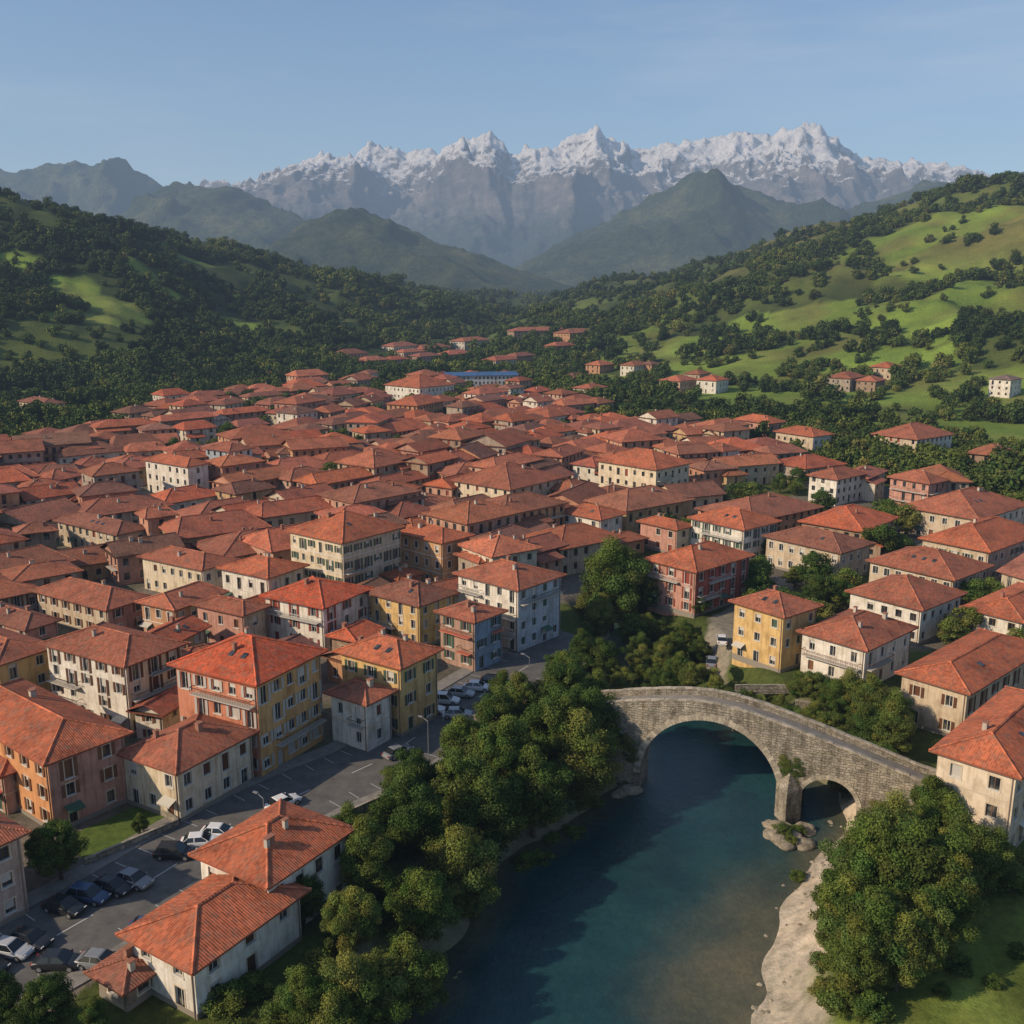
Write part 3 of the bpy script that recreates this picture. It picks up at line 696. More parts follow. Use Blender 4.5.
while s<45.5:
    L=r.uniform(.6,1.2)
    for o0,o1 in ((-.04,.38),(BW-.38,BW+.04)):
        a,c=s,s+L-.02; hA=.80+r.uniform(-.05,.05); cc=r.uniform(.65,1.1)
        lo=[BP(a,o0,ztop(a)-.05),BP(c,o0,ztop(c)-.05),BP(c,o1,ztop(c)-.05),BP(a,o1,ztop(a)-.05)]
        hi=[BP(a,o0,ztop(a)+hA),BP(c,o0,ztop(c)+hA),BP(c,o1,ztop(c)+hA),BP(a,o1,ztop(a)+hA)]
        b.face((lo[0],lo[1],hi[1],hi[0]),0,uv=[(a,8),(c,8),(c,9),(a,9)]); b.face((lo[2],lo[3],hi[3],hi[2]),0,uv=[(a,8),(c,8),(c,9),(a,9)])
        b.face((lo[1],lo[2],hi[2],hi[1]),0); b.face((lo[3],lo[0],hi[0],hi[3]),0)
        cp=(.42*cc,.375*cc,.315*cc)
        lo2=[BP(a,o0-.06,ztop(a)+hA+.002),BP(c,o0-.06,ztop(c)+hA+.002),BP(c,o1+.06,ztop(c)+hA+.002),BP(a,o1+.06,ztop(a)+hA+.002)]
        hi2=[BP(a,o0-.06,ztop(a)+hA+.16),BP(c,o0-.06,ztop(c)+hA+.16),BP(c,o1+.06,ztop(c)+hA+.16),BP(a,o1+.06,ztop(a)+hA+.16)]
        b.hexa(lo2,hi2,1,cp)
    s+=L
for cs,hs,zb,nv in ((CS,HS,-2.6,62),(CS2,HS2,-2.3,26)):
    for off0,off1 in ((-.09,.25),(BW-.25,BW+.09)):
        for i in range(nv):
            a0=math.pi*(i+.03)/nv;a1=math.pi*(i+.97)/nv; ri=hs-.015; ro=hs+.80+r.uniform(-.12,.12)
            if hs<5: ro=hs+.55+r.uniform(-.06,.06)
            q=[(cs-math.cos(a)*rr,zb+math.sin(a)*rr) for a,rr in ((a0,ri),(a1,ri),(a1,ro),(a0,ro))]
            k=r.uniform(.65,1.1); cc=(.42*k,.375*k,.31*k)
            b.hexa([BP(s,off0,z) for s,z in q],[BP(s,off1,z) for s,z in q],1,cc)
sA,sB=2*HS-.3,CS2-HS2+.3; tip=(sA+sB)/2
for sign,off in ((-1,-.02),(1,BW+.02)):
    o2=off+sign*2.6; zt=-.6
    A0=BP(sA,off,-7);B0=BP(sB,off,-7);C0=BP(tip,o2,-7);A1=BP(sA,off,zt);B1=BP(sB,off,zt);C1=BP(tip,o2,zt);D1=BP(tip,off,zt+2.0)
    b.face((A0,C0,C1,A1),0,uv=[(0,-7),(3,-7),(3,zt),(0,zt)]); b.face((C0,B0,B1,C1),0,uv=[(3,-7),(6,-7),(6,zt),(3,zt)])
    b.face((A1,C1,D1),0,uv=[(0,0),(3,0),(1.5,2)]); b.face((C1,B1,D1),0,uv=[(0,0),(3,0),(1.5,2)])
b.obj('stone_arch_bridge',[M_STONE,M_VOUS,M_PAVE])
# ------------------------------------------------------------------ roads
def offset_line(pts,o):
    out=[];n_=len(pts)
    for i,p in enumerate(pts):
        a=pts[max(0,i-1)];c=pts[min(n_-1,i+1)]; dx,dy=c[0]-a[0],c[1]-a[1];l=math.hypot(dx,dy); out.append((p[0]-dy/l*o,p[1]+dx/l*o))
    return out
def dense(pts,step=3):
    out=[]
    P=[Vector((*p,0)) for p in pts]
    for i in range(len(P)-1):
        p0=P[max(0,i-1)];p1=P[i];p2=P[i+1];p3=P[min(len(P)-1,i+2)]; k=max(2,int((p2-p1).length/step))
        for j in range(k):
            t=j/k; q=.5*((2*p1)+(p2-p0)*t+(2*p0-5*p1+4*p2-p3)*t*t+(3*p1-3*p2+p3-p0)*t**3); out.append((q.x,q.y))
    out.append(tuple(pts[-1])); return out
def strip(b,pts,o0,o1,z,m,zside=None):
    A_=offset_line(pts,o0);B_=offset_line(pts,o1)
    for i in range(len(pts)-1):
        b.face(((*A_[i+1],z),(*A_[i],z),(*B_[i],z),(*B_[i+1],z))[::-1],m)
        if zside is not None:
            b.face(((*A_[i],zside),(*A_[i+1],zside),(*A_[i+1],z),(*A_[i],z)),m); b.face(((*B_[i+1],zside),(*B_[i],zside),(*B_[i],z),(*B_[i+1],z)),m)
rc_=dense(ROADC)
b=MB(); strip(b,rc_,-6.2,6.2,.03,0)
for i in range(len(rc_)-1):
    if i%3==0:
        p,q=rc_[i],rc_[i+1]; dx,dy=q[0]-p[0],q[1]-p[1];l=math.hypot(dx,dy);nx,ny=-dy/l*.08,dx/l*.08
        b.face(((p[0]-nx,p[1]-ny,.036),(q[0]-nx,q[1]-ny,.036),(q[0]+nx,q[1]+ny,.036),(p[0]+nx,p[1]+ny,.036)),1)
for so in (3.9,-3.9):
    OL=offset_line(rc_,so); OE=offset_line(rc_,so+(2.1 if so>0 else -2.1))
    for i in range(len(rc_)-1):
        p,q=OL[i],OE[i]
        d=Vector((rc_[i+1][0]-rc_[i][0],rc_[i+1][1]-rc_[i][1])).normalized()*.05
        b.face(((p[0]-d.x,p[1]-d.y,.036),(p[0]+d.x,p[1]+d.y,.036),(q[0]+d.x,q[1]+d.y,.036),(q[0]-d.x,q[1]-d.y,.036)),1)
b.obj('street_road',[M_ASPH,M_PAINT])
b=MB(); strip(b,rc_,6.2,8.6,.14,0,0.0); strip(b,rc_,-8.4,-6.2,.14,0,0.0); b.obj('pavement',[M_PAVE])
b=MB()
b.face([(*p,.022) for p in [G(420,745),G(500,700),G(560,668),G(590,640),G(545,625),G(480,668),G(430,700)]],0)
b.obj('parking_lot',[M_ASPH])
n=NT('lawn_grass'); P_=pos(n); M_LAWN=n.set(n.ramp(n.noise(P_,.9,7,.7),[(.3,(.05,.08,.018)),(.7,(.12,.17,.035))]),.9,.1)
b=MB(); b.face([(*p,.05) for p in [G(85,860),G(175,822),G(140,805),G(60,840)]],0); b.obj('garden_lawn',[M_LAWN])
def lowwall(pts,h=1.0,name='garden_wall'):
    b=MB()
    for (p,q) in zip(pts[:-1],pts[1:]):
        d=Vector((q[0]-p[0],q[1]-p[1])); L=d.length; d/=L; nx,ny=-d.y*.15,d.x*.15
        lo=[(p[0]-nx,p[1]-ny,-.6),(q[0]-nx,q[1]-ny,-.6),(q[0]+nx,q[1]+ny,-.6),(p[0]+nx,p[1]+ny,-.6)]; hi=[(a_[0],a_[1],h) for a_ in lo]
        for i in range(4):
            j=(i+1)%4; b.face((lo[i],lo[j],hi[j],hi[i]),0,uv=[(0,0),(L,0),(L,h),(0,h)])
        b.face(hi,1,(.33,.3,.25))
    b.obj(name,[M_STONE,M_VOUS])
lowwall([G(85,866),G(178,826),G(150,806)],.9)
lowwall(offset_line(rc_,-8.6)[8:34],.9,'riverside_wall')
lowwall([G(795,706),G(860,716),G(915,690)],1.0)
lowwall([G(895,758),G(925,790)],1.0)
lowwall([G(735,690),G(800,690)],.9)
# ------------------------------------------------------------------ cars
M_CARS={}
def car_mat(c):
    if c not in M_CARS: M_CARS[c]=simple('car_paint',c,.25,.5); 
    return M_CARS[c]
M_TYRE=simple('tyre_rubber',(.02,.02,.02),.8); M_HUB=simple('alloy_wheel',(.4,.4,.42),.35,.5,.6); M_CG=simple('car_glass',(.015,.018,.022),.08,.6); M_LAMP=simple('car_lamp',(.6,.6,.58),.2,.5); M_RED=simple('tail_lamp',(.35,.01,.01),.3,.5)
def car(x,y,yaw,c,suv=False,name='parked_car'):
    b=MB(); hh=1.62 if suv else 1.45
    prof=[(-2.15,.35,.62,.78),(-2.05,.28,.82,.85),(-1.5,.24,.93,.88),(-.9,.24,.95,.9),(0,.24,.95,.9),(.8,.24,.94,.9),(1.5,.26,.84,.87),(2.0,.30,.72,.82),(2.2,.38,.58,.72)]
    secs=[]
    for X_,z0,z1,w in prof:
        zm=(z0+z1)/2
        secs.append([(X_,-w*.92,z0),(X_,-w,zm),(X_,-w*.97,z1-.08),(X_,-w*.86,z1),(X_,w*.86,z1),(X_,w*.97,z1-.08),(X_,w,zm),(X_,w*.92,z0)])
    for s0,s1 in zip(secs[:-1],secs[1:]):
        for i in range(8):
            j=(i+1)%8; b.face((s0[j],s0[i],s1[i],s1[j])[::-1],0)
    b.face(secs[0],0); b.face(secs[-1][::-1],0)
    rb=-1.95 if suv else -1.75
    lo=[(rb,-.84,.93),(1.1,-.84,.93),(1.1,.84,.93),(rb,.84,.93)]; rt=(-1.6 if suv else -1.15); hi=[(rt,-.66,hh-.05),(.35,-.66,hh-.05),(.35,.66,hh-.05),(rt,.66,hh-.05)]
    for i in range(4):
        j=(i+1)%4; b.face((lo[i],lo[j],hi[j],hi[i]),1)
    top=[(rt+.12,-.56,hh),(.22,-.56,hh),(.22,.56,hh),(rt+.12,.56,hh)]
    for i in range(4):
        j=(i+1)%4; b.face((hi[i],hi[j],top[j],top[i]),0)
    b.face(top,0)
    for sgn in (-1,1):
        for t in (0.0,.45,1.0):
            p=Vector(lo[0 if sgn<0 else 3]).lerp(Vector(lo[1 if sgn<0 else 2]),t); q=Vector(hi[0 if sgn<0 else 3]).lerp(Vector(hi[1 if sgn<0 else 2]),t); o=Vector((0,sgn*.012,.0)); dx=Vector((.05,0,0))
            b.face((tuple(p-dx+o),tuple(p+dx+o),tuple(q+dx+o),tuple(q-dx+o)),0)
        b.box(.85,1.0,sgn*.98-.08,sgn*.98+.08,.92,1.05,0)
    for X_ in (-1.35,1.38):
        for sgn in (-1,1):
            N=16; R_=.33; yo=sgn*.91; yi=sgn*.68
            ring=[(X_+R_*math.cos(2*math.pi*k/N),R_+R_*math.sin(2*math.pi*k/N)) for k in range(N)]; ring2=[(X_+.2*math.cos(2*math.pi*k/N),R_+.2*math.sin(2*math.pi*k/N)) for k in range(N)]
            for k in range(N):
                l=(k+1)%N; b.face(((ring[k][0],yo,ring[k][1]),(ring[l][0],yo,ring[l][1]),(ring[l][0],yi,ring[l][1]),(ring[k][0],yi,ring[k][1])),2)
            b.face([(p[0],yo,p[1]) for p in ring],2); b.face([(p[0],yo+sgn*.012,p[1]) for p in ring2],3)
    for sgn in (-1,1):
        b.box(2.08,2.17,sgn*.6-.16,sgn*.6+.16,.56,.68,4); b.box(-2.17,-2.08,sgn*.65-.12,sgn*.65+.12,.62,.8,5)
    return b.obj(name,[car_mat(c),M_CG,M_TYRE,M_HUB,M_LAMP,M_RED],(x,y,.035),yaw)
CW=(.7,.7,.7);CB=(.02,.022,.026);CG=(.2,.21,.22);CS_=(.42,.43,.45);CBL=(.04,.07,.14);CRD=(.3,.03,.02)
for px,py,dy,c,suv in [(175,853,-2,CB,1),(200,842,8,CW,0),(219,833,-6,CW,0),(283,803,60,CW,0),(64,907,-20,CB,0),(88,896,-14,CBL,1),(112,887,-20,CB,0),(133,880,-24,CG,0),(100,962,-10,CG,0),(30,940,-20,CB,0),(10,950,-14,CS_,0),(-14,965,-20,CB,0),(58,962,0,CB,0),
    (445,700,-10,CW,1),(460,693,-14,CS_,0),(477,687,-10,CW,0),(430,709,-10,CW,0),(398,752,60,CG,0),(457,714,0,CS_,0),(494,681,-10,CB,0),(810,728,40,CB,0),(150,928,0,CBL,0),(722,640,80,CW,0),(712,662,75,CG,0)]:
    x,y=G(px,py,.5); yaw=math.radians(45) if dy==60 else math.radians(dy)
    car(x,y,yaw,c,bool(suv))
# ------------------------------------------------------------------ street lamps
M_METAL=simple('galvanised_steel',(.25,.25,.26),.45,.4,.4)
def lamp(x,y,yaw):
    b=MB(); N=8
    def tube(p,q,r0,r1):
        p=Vector(p);q=Vector(q);d=(q-p).normalized(); a=d.orthogonal().normalized(); c=d.cross(a)
        R0=[tuple(p+(a*math.cos(t)+c*math.sin(t))*r0) for t in [2*math.pi*k/N for k in range(N)]];R1=[tuple(q+(a*math.cos(t)+c*math.sin(t))*r1) for t in [2*math.pi*k/N for k in range(N)]]
        for k in range(N): l=(k+1)%N; b.face((R0[k],R0[l],R1[l],R1[k]),0)
        b.face(R1,0)
    tube((0,0,0),(0,0,.5),.12,.1); tube((0,0,.5),(0,0,6.5),.07,.045); tube((0,0,6.5),(.9,0,6.9),.04,.035)
    b.box(.8,1.45,-.14,.14,6.85,6.97,0,bottom=True); b.box(.85,1.4,-.1,.1,6.82,6.849,1,bottom=True)
    b.obj('street_lamp',[M_METAL,M_LAMP],(x,y,.14),yaw)
for i in range(4,len(rc_)-2,8):
    OLp=offset_line(rc_,-7.0)[i]; d=(rc_[i+1][0]-rc_[i][0],rc_[i+1][1]-rc_[i][1]); lamp(OLp[0],OLp[1],math.atan2(d[1],d[0])+math.pi/2)
# ------------------------------------------------------------------ trees
def leaf_mesh(name,clumps,per,size,trunk,seed,mat):
    R=np.random.RandomState(seed); Vs=[];Cs=[]
    cz=np.array([c[2] for c in clumps]); zmin,zmax=cz.min(),cz.max(); mr=np.mean([c[3] for c in clumps])
    for (x,y,z,r) in clumps:
        n_=int(per*(r/mr)**2)
        d=R.normal(size=(n_,3)); d/=np.linalg.norm(d,axis=1)[:,None]
        rr=r*(R.uniform(.3,1.4,n_)**.6)[:,None]
        c=np.array([x,y,z])+d*rr*np.array([1,1,.85])
        nrm=d+R.normal(size=(n_,3))*.5+np.array([0,0,.25]); nrm/=np.linalg.norm(nrm,axis=1)[:,None]
        a=np.cross(nrm,R.normal(size=(n_,3))); a/=np.linalg.norm(a,axis=1)[:,None]; bb=np.cross(nrm,a)
        s=size*R.uniform(.6,1.3,n_)[:,None]
        q=np.stack([c-a*s,c+bb*s*.6,c+a*s,c-bb*s*.6],1); Vs.append(q)
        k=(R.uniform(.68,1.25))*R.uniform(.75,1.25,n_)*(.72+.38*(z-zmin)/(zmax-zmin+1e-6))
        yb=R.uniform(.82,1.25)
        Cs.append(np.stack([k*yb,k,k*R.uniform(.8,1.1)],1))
    V=np.concatenate(Vs).reshape(-1,3); C=np.repeat(np.concatenate(Cs),4,0); nq=len(V)//4
    TV=[];TF=[]
    def tube(pts,rad,N=6):
        k0=len(TV)
        for i,(p,rr) in enumerate(zip(pts,rad)):
            for k in range(N): TV.append((p[0]+rr*math.cos(2*math.pi*k/N),p[1]+rr*math.sin(2*math.pi*k/N),p[2]))
        for i in range(len(pts)-1):
            for k in range(N): l=(k+1)%N; TF.append((k0+i*N+k,k0+i*N+l,k0+(i+1)*N+l,k0+(i+1)*N+k))
    if trunk:
        h,r0=trunk; top=(R.uniform(-.05,.05)*h,R.uniform(-.05,.05)*h,h*.7)
        tube([(0,0,-.02*h),(0,0,h*.12),(top[0]*.4,top[1]*.4,h*.4),top],[r0*1.5,r0,r0*.75,r0*.3])
        for i in R.permutation(len(clumps))[:9]:
            c=clumps[i]; zz=h*R.uniform(.2,.45); tube([(top[0]*.4,top[1]*.4,zz),(c[0]*.5,c[1]*.5,(zz+c[2])/2),(c[0],c[1],c[2])],[r0*.5,r0*.3,r0*.1],5)
    nv=len(V); allV=np.concatenate([V,np.array(TV).reshape(-1,3)]) if TV else V
    q=np.arange(nv).reshape(-1,4)
    if TF: q=np.concatenate([q,np.array(TF)+nv])
    me=bpy.data.meshes.new(name); m=len(q)
    me.vertices.add(len(allV)); me.vertices.foreach_set('co',allV.astype(np.float32).ravel()); me.loops.add(m*4); me.loops.foreach_set('vertex_index',q.astype(np.int32).ravel())
    me.polygons.add(m); me.polygons.foreach_set('loop_start',np.arange(m,dtype=np.int32)*4); me.polygons.foreach_set('loop_total',np.full(m,4,np.int32))
    mi=np.zeros(m,np.int32); mi[nq:]=1
    me.update(calc_edges=True); me.materials.append(mat); me.materials.append(M_BARK); me.polygons.foreach_set('material_index',mi)
    ca=me.color_attributes.new('col','FLOAT_COLOR','POINT'); cc=np.ones((len(allV),4),np.float32); cc[:nv,:3]=C; ca.data.foreach_set('color',cc.ravel())
    return me
def crown(seed,n_,rx,rz,zc,cr):
    R=np.random.RandomState(seed); out=[]
    lob=R.uniform(0,6.28,3)
    while len(out)<n_:
        p=R.uniform(-1,1,3); l=np.linalg.norm(p)
        if l>1 or l<.45: continue
        w=1.0-.35*max(0,p[2]); an=math.atan2(p[1],p[0]); w*=1+.16*math.sin(2*an+lob[0])+.12*math.sin(3*an+lob[1]+p[2]*2)
        k=R.uniform(.78,1.18); out.append((p[0]*rx*w*k,p[1]*rx*w*k,zc+p[2]*rz*R.uniform(.85,1.15),cr*R.uniform(.5,1.35)))
    return out
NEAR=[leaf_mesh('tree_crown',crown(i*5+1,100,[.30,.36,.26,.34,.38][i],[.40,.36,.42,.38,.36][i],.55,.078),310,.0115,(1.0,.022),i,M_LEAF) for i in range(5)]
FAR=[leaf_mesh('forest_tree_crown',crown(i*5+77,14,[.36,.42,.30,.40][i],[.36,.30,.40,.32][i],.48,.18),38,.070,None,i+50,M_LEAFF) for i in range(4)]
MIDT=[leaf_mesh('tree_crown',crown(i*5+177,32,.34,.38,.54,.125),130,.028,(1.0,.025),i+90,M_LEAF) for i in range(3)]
def tree(x,y,h,z=None,wide=1.0,pool=NEAR,name='broadleaf_tree'):
    z=Tz(x,y) if z is None else z
    ob=bpy.data.objects.new(name,rng.choice(pool)); ob.location=(x,y,z); ob.rotation_euler=(rng.uniform(-.05,.05),rng.uniform(-.05,.05),rng.uniform(0,6.28)); ob.scale=(h*wide,h*wide*rng.uniform(.9,1.1),h); scene.collection.objects.link(ob)
def shrub(x,y,s,name='riverside_shrub'):
    z=Tz(x,y); ob=bpy.data.objects.new(name,rng.choice(MIDT)); ob.location=(x,y,z-s*.28); ob.rotation_euler=(0,0,rng.uniform(0,6.28)); ob.scale=(s*1.4,s*1.4,s); scene.collection.objects.link(ob)
def left_edge(y):
    return float(np.interp(y,[r[1] for r in RIV],[r[0]-r[2] for r in RIV]))
for y,o,h in [(72,3,8),(78,2.5,8.5),(80,8,7.5),(86,3,9.5),(88,9,9),(93,3.5,10.5),(96,9,10),(94,15,7),(100,4,11),(103,10,11),(104,16,9),(108,5,12),(111,12,11),(113,18,9),(115,5,12.5),(118,11,12),(121,18,9),(122,6,12.5),(127,11,11),(126,17,9),(130,6,8),(84,14,6),(132,20,7)]:
    tree(left_edge(y)-o+rng.uniform(-1,1),y,h*1.0,wide=rng.uniform(.9,1.12))
for i in range(60):
    y=rng.uniform(66,126); shrub(left_edge(y)-rng.uniform(.5,18),y,rng.uniform(1.8,3.6))
# right bank wood
for px,py,h in [(848,960,9),(868,985,9.5),(895,1000,8),(875,930,11),(915,940,12),(945,955,9),(855,1010,8),(888,890,10),(965,905,9),(940,880,9),(985,900,7),(866,900,9.5),(915,985,8),(842,930,7),(930,850,8)]:
    x,y=G(px,py,-1); tree(x,y,h,wide=1.05)
for px,py,s in [(828,905,2.4),(832,940,2.6),(840,1015,3.4),(955,985,2.6),(1000,880,4),(1010,905,4),(870,1030,3.4),(800,850,1.8),(825,965,2.2),(822,990,2.2),(990,1000,1.6),(1015,970,1.8),(940,1010,1.5),(835,875,2.6),(850,860,3)]:
    x,y=G(px,py,-1.5); shrub(x,y,s)
# beyond the bridge
for px,py,h in [(640,668,6),(665,675,6),(690,676,6.5),(715,684,6),(735,702,7),(765,715,6),(795,725,6),(830,735,7),(865,752,8),(890,760,8),(640,640,6),(672,640,6),(612,606,19),(624,600,15),(600,625,9),(820,612,8),(838,610,7),(700,640,5),(850,715,7),(660,655,6),(600,668,7),(622,676,6),(580,665,6),(990,560,8),(880,560,9),(860,540,8),(905,535,9),(562,690,7),(650,620,6),(770,560,6),(960,590,6),(585,600,5),(845,765,6),(880,775,6),(745,690,5),(780,700,5),(815,705,6),(870,730,8),(890,735,7),(835,715,6),(655,672,6),(680,660,6),(640,655,6),(665,645,6),(705,672,6),(760,700,5),(790,712,6),(812,722,6),(685,625,5),(700,615,4),(632,625,7),(820,400,15),(832,404,13),(808,402,12),(640,395,12),(628,400,11),(550,385,14),(565,383,12),(540,380,12)]:
    if py<450:
        x,y,z=T(px,py); tree(x,y,h,z=z,wide=1.1,pool=FAR); continue
    x,y=G(px,py); 
    tree(x,y,h,z=max(-4.5,Tz(x,y)),wide=1.0 if h>12 else 1.15,pool=NEAR if py>600 else MIDT)
for i in range(120):
    px=rng.uniform(590,905); py=rng.uniform(680,755) if px>700 else rng.uniform(615,690)
    x,y=G(px,py)
    if river_d(np.array([x]),np.array([y]))[0]>0 and free(x,y,1.5,.9): shrub(x,y,rng.uniform(1.6,3.2))
for px,py,h in [(62,880,7.5),(45,870,5),(50,1035,6),(5,1035,6),(95,1040,4),(345,1010,8),(305,1022,6),(378,990,8),(330,1035,7),(140,835,2.6),(395,800,5)]:
    x,y=G(px,py); tree(x,y,h,wide=1.05)
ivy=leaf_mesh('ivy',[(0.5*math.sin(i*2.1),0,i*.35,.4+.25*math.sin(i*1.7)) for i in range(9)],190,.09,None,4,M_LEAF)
for s,z,sc in [(19.2,-.4,1.0),(-1.5,-1.0,1.1),(-3.2,1.0,.9),(29.5,-3.2,.8),(18.6,.8,.8),(20.2,1.0,.7),(33,-2.5,.8)]:
    ob=bpy.data.objects.new('ivy',ivy); p=BP(s,-.1,z); ob.location=p; ob.scale=(sc*1.1,sc*.35,sc); ob.rotation_euler=(0,0,math.atan2(e[1],e[0])); scene.collection.objects.link(ob)
pts=[]
for x,y in gaps+gaps_e:
    if river_d(np.array([x]),np.array([y]))[0]<5: continue
    for k in range(3):
        xx=x+rng.uniform(-6,6);yy=y+rng.uniform(-6,6)
        if free(xx,yy,2.0,.85) and freefill(xx,yy,2.0,.8): pts.append((xx,yy))
for x,y in pts: tree(x,y,rng.uniform(4.5,9),wide=1.15,pool=MIDT if y<420 else FAR)
# forest scatter
def instancer(name,P,S,mesh):
    n_=len(P); a=nr.uniform(0,6.28,n_)
    base=np.array([[-.5,-.5],[.5,-.5],[.5,.5],[-.5,.5]])
    ca,sa=np.cos(a),np.sin(a)
    q=np.zeros((n_,4,3)); 
    for k in range(4):
        bx,by=base[k]; q[:,k,0]=P[:,0]+S*(bx*ca-by*sa); q[:,k,1]=P[:,1]+S*(bx*sa+by*ca); q[:,k,2]=P[:,2]
    me=bpy.data.meshes.new(name); me.vertices.add(n_*4); me.vertices.foreach_set('co',q.astype(np.float32).ravel()); me.loops.add(n_*4); me.loops.foreach_set('vertex_index',np.arange(n_*4,dtype=np.int32))
    me.polygons.add(n_); me.polygons.foreach_set('loop_start',np.arange(n_,dtype=np.int32)*4); me.polygons.foreach_set('loop_total',np.full(n_,4,np.int32)); me.update(calc_edges=True)
    ob=bpy.data.objects.new(name,me); scene.collection.objects.link(ob); ob.instance_type='FACES'; ob.use_instance_faces_scale=True; ob.instance_faces_scale=1.0
    ob.show_instancer_for_render=False; ob.show_instancer_for_viewport=False
    ch=bpy.data.objects.new('tree_crown',mesh); scene.collection.objects.link(ch); ch.parent=ob
    return ob
N=64000
yy=np.exp(nr.uniform(math.log(230),math.log(3000),N)); xx=nr.uniform(-1,1,N)*(yy*.62+40)
hl=hills(xx,yy)
dens=np.clip((fbm(xx/90,yy/90,31)-.32)*4.0,0,1)
dl=np.clip((fbm(xx/55,yy/55,131)-.38)*8,0,1)
dens=np.where(xx<0,.10+.9*dl,np.maximum(dens,.5)*(.15+.85*dl))
mm_=meadow_m(xx,yy); clus=sstep(.63,.68,fbm(xx/26,yy/26,231))
dens=dens*(1-mm_)+mm_*clus*.5
rtm=sstep(50,105,hl)*(xx>0)*sstep(.35,.5,fbm(xx/110,yy/110,41)); dens=dens*(1-.80*rtm*(1-sstep(.56,.62,fbm(xx/60,yy/60,401))))
intown=inpoly(xx,yy,TOWN)|inpoly(xx,yy,EAST)
dens=np.where((xx>0)&(yy<520),dens*.6,dens)
dens=np.where(intown,0.0,dens)
keep=(nr.uniform(0,1,N)<dens)&(river_d(xx,yy)>10)
xx=xx[keep];yy=yy[keep]
oc=np.array([(o[0],o[1],o[2]) for o in occ+fillocc if o[1]>200])
ok=np.ones(len(xx),bool)
for o in oc: ok&=((xx-o[0])**2+(yy-o[1])**2)>(o[2]*.95+2)**2
xx=xx[ok];yy=yy[ok]
zz=terrain(xx,yy)
hs=nr.uniform(5,11,len(xx))*(1+.5*np.clip((yy-500)/1500,0,1))*(.5+1.0*fbm(xx/40,yy/40,66))
hx=[];hy=[]
for (a,c) in [((640,360),(760,330)),((700,372),(830,345)),((800,345),(1024,330)),((830,402),(960,376)),((700,412),(800,402)),((0,424),(140,418)),((860,330),(900,300)),((0,378),(200,368)),((560,375),(700,398)),((780,385),(850,360)),((800,380),(870,352)),((810,388),(830,370)),((740,440),(1024,456))]:
    p=T(*a);q=T(*c); L=math.hypot(q[0]-p[0],q[1]-p[1]); k=int(L/4)
    for i in range(k):
        t=(i+rng.random())/k
        if math.sin(t*9+p[0]*.1)<-.35: continue
        w=math.sin(t*6+p[0])*12; hx.append(p[0]+(q[0]-p[0])*t+rng.uniform(-4,4)); hy.append(p[1]+(q[1]-p[1])*t+w+rng.uniform(-4,4))
hx=np.array(hx);hy=np.array(hy); kk=~(inpoly(hx,hy,TOWN)|inpoly(hx,hy,EAST)); hx=hx[kk];hy=hy[kk]
ok=np.ones(len(hx),bool)
for o in oc: ok&=((hx-o[0])**2+(hy-o[1])**2)>(o[2]+1)**2
hx=hx[ok];hy=hy[ok]
xx=np.concatenate([xx,hx]);yy=np.concatenate([yy,hy]);zz=np.concatenate([zz,terrain(hx,hy)]);hs=np.concatenate([hs,nr.uniform(4,9,len(hx))])
P=np.stack([xx,yy,zz-hs*.10],1); idx=nr.randint(0,4,len(P))
for k in range(4): instancer('forest',P[idx==k],hs[idx==k],FAR[k])
print('forest',len(P),time.time()-T0)
# ------------------------------------------------------------------ rocks
def rock(x,y,z,s,name='river_rock'):
    import bmesh
    bm=bmesh.new(); bmesh.ops.create_icosphere(bm,subdivisions=3,radius=1); sd=rng.randint(0,999)
    for v in bm.verts:
        k=.7+.6*float(fbm(v.co.x*1.3+sd,v.co.y*1.3+v.co.z*1.7,sd,3)); v.co*=k
    me=bpy.data.meshes.new(name); bm.to_mesh(me); bm.free(); me.materials.append(M_VOUS)
    ca=me.color_attributes.new('col','FLOAT_COLOR','POINT'); g=rng.uniform(.2,.36); ca.data.foreach_set('color',[v for _ in me.vertices for v in (g,g*.88,g*.7,1)])
    ob=bpy.data.objects.new(name,me); ob.location=(x,y,z); ob.scale=(s,s*rng.uniform(.6,1),s*.5); ob.rotation_euler=(0,0,rng.uniform(0,6)); scene.collection.objects.link(ob)
for s,o,sz in [(19,-3.5,1.8),(20.5,-4.5,1.5),(18,-5,1.2),(21.5,-2.5,1.5),(17.5,-3,1.0),(22,-6,1.3),(20,-7,1.1),(-1,-1,1.5),(-2,-2.5,1.2),(0,-.5,.8),(19,-6,1.3)]:
    p=BP(s,o,0); rock(p[0],p[1],-4.9,sz)
for i in range(46):
    y=rng.uniform(72,112); xr=float(np.interp(y,[r[1] for r in RIV],[r[0]+r[2] for r in RIV])); xq=xr+rng.uniform(.8,4.5); rock(xq,y,max(-5.05,Tz(xq,y)-.05),rng.uniform(.12,.38))
for s,o,sc in [(19.5,-5.2,2.2),(21,-4,1.8),(18.5,-4,1.5),(20.5,-6.5,1.6)]:
    ob=bpy.data.objects.new('riverside_shrub',rng.choice(MIDT)); ob.location=BP(s,o,-5.2); ob.scale=(sc*1.2,sc*1.2,sc); ob.rotation_euler=(0,0,rng.uniform(0,6)); scene.collection.objects.link(ob)
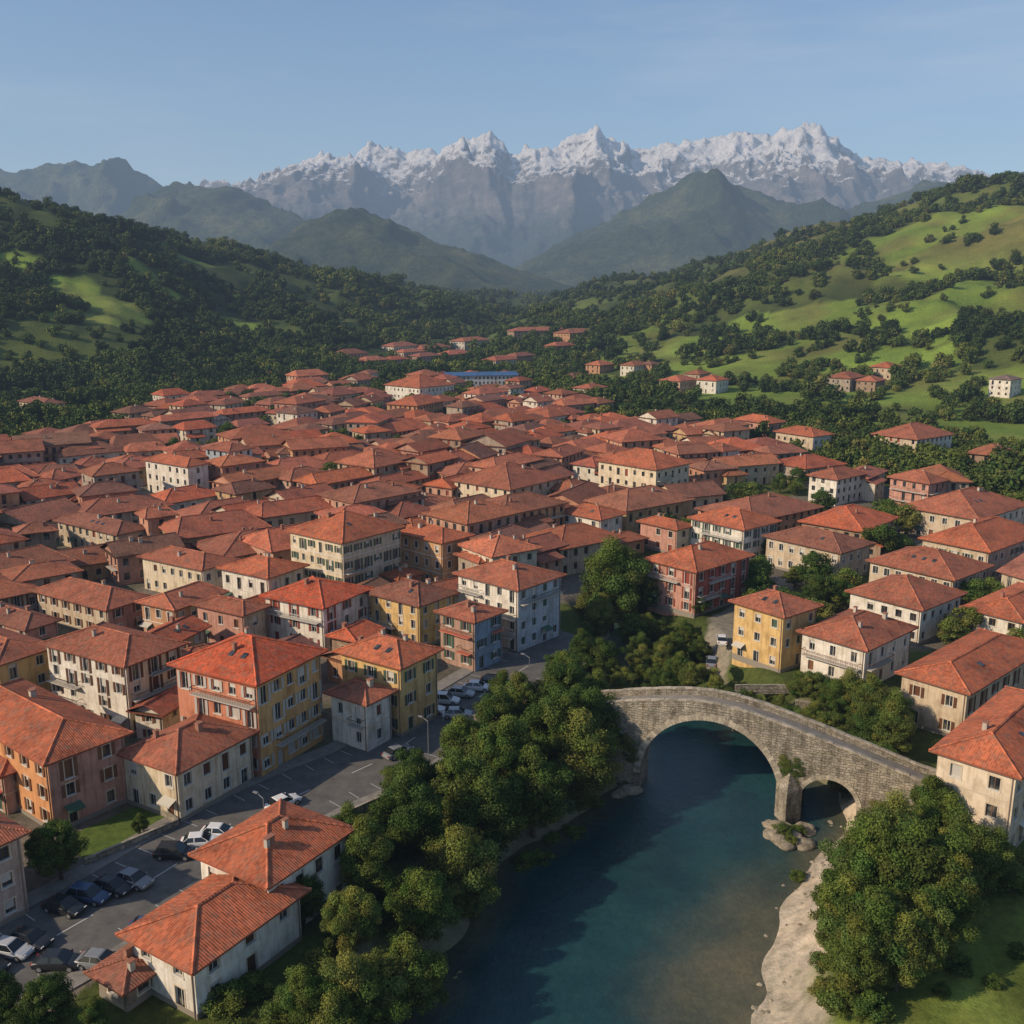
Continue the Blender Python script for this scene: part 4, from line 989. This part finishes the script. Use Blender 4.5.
# ------------------------------------------------------------------ sky, sun, haze
SUN=Vector((-.80,-.30,.50)).normalized()
el=math.asin(SUN.z); rot=math.atan2(SUN.x,SUN.y)
w=bpy.data.worlds.new('World'); scene.world=w; w.use_nodes=True; nt=w.node_tree
bg=nt.nodes['Background']; sk=nt.nodes.new('ShaderNodeTexSky'); sk.sky_type='NISHITA'; sk.sun_disc=False; sk.sun_elevation=el; sk.sun_rotation=rot; sk.altitude=200; sk.air_density=1.0; sk.dust_density=1.0; sk.ozone_density=2.5
hsv=nt.nodes.new('ShaderNodeHueSaturation'); hsv.inputs['Saturation'].default_value=1.1; nt.links.new(sk.outputs[0],hsv.inputs['Color'])
tc=nt.nodes.new('ShaderNodeTexCoord'); mp=nt.nodes.new('ShaderNodeMapping'); mp.inputs['Scale'].default_value=(1.2,1.2,7); mp.inputs['Rotation'].default_value=(0,.12,0); nt.links.new(tc.outputs['Generated'],mp.inputs[0])
nz=nt.nodes.new('ShaderNodeTexNoise'); nz.inputs['Scale'].default_value=2.2; nz.inputs['Detail'].default_value=5; nz.inputs['Roughness'].default_value=.6; nt.links.new(mp.outputs[0],nz.inputs['Vector'])
rp=nt.nodes.new('ShaderNodeValToRGB'); rp.color_ramp.elements[0].position=.46; rp.color_ramp.elements[0].color=(0,0,0,1); rp.color_ramp.elements[1].position=.8; rp.color_ramp.elements[1].color=(.45,.45,.45,1); nt.links.new(nz.outputs['Fac'],rp.inputs[0])
mx=nt.nodes.new('ShaderNodeMix'); mx.data_type='RGBA'; nt.links.new(rp.outputs[0],mx.inputs[0]); nt.links.new(hsv.outputs[0],mx.inputs[6]); mx.inputs[7].default_value=(4.6,5.0,5.6,1)
nt.links.new(mx.outputs[2],bg.inputs[0]); bg.inputs[1].default_value=.13
sl_=bpy.data.lights.new('sun','SUN'); sl_.energy=5.0; sl_.angle=math.radians(.6); sl_.color=(1,.81,.58); so=bpy.data.objects.new('sun',sl_); scene.collection.objects.link(so)
so.rotation_euler=SUN.to_track_quat('Z','Y').to_euler(); so.location=(-200,-100,400)
# aerial haze: thin homogeneous absorbing volume, glow added in place of scattered light
m=bpy.data.materials.new('haze'); m.use_nodes=True; m.node_tree.nodes.clear(); N_=m.node_tree.nodes; o=N_.new('ShaderNodeOutputMaterial'); va=N_.new('ShaderNodeVolumeAbsorption'); ve=N_.new('ShaderNodeEmission'); ad=N_.new('ShaderNodeAddShader')
DN=8.5e-5
va.inputs['Color'].default_value=(0,0,0,1); va.inputs['Density'].default_value=DN; ve.inputs['Color'].default_value=(.31,.41,.56,1); ve.inputs['Strength'].default_value=DN
m.node_tree.links.new(va.outputs[0],ad.inputs[0]); m.node_tree.links.new(ve.outputs[0],ad.inputs[1]); m.node_tree.links.new(ad.outputs[0],o.inputs['Volume'])
b=MB(); b.box(-9000,9000,-400,9500,-120,1450,0,bottom=True); b.obj('atmospheric_haze',[m])
print('done',time.time()-T0)
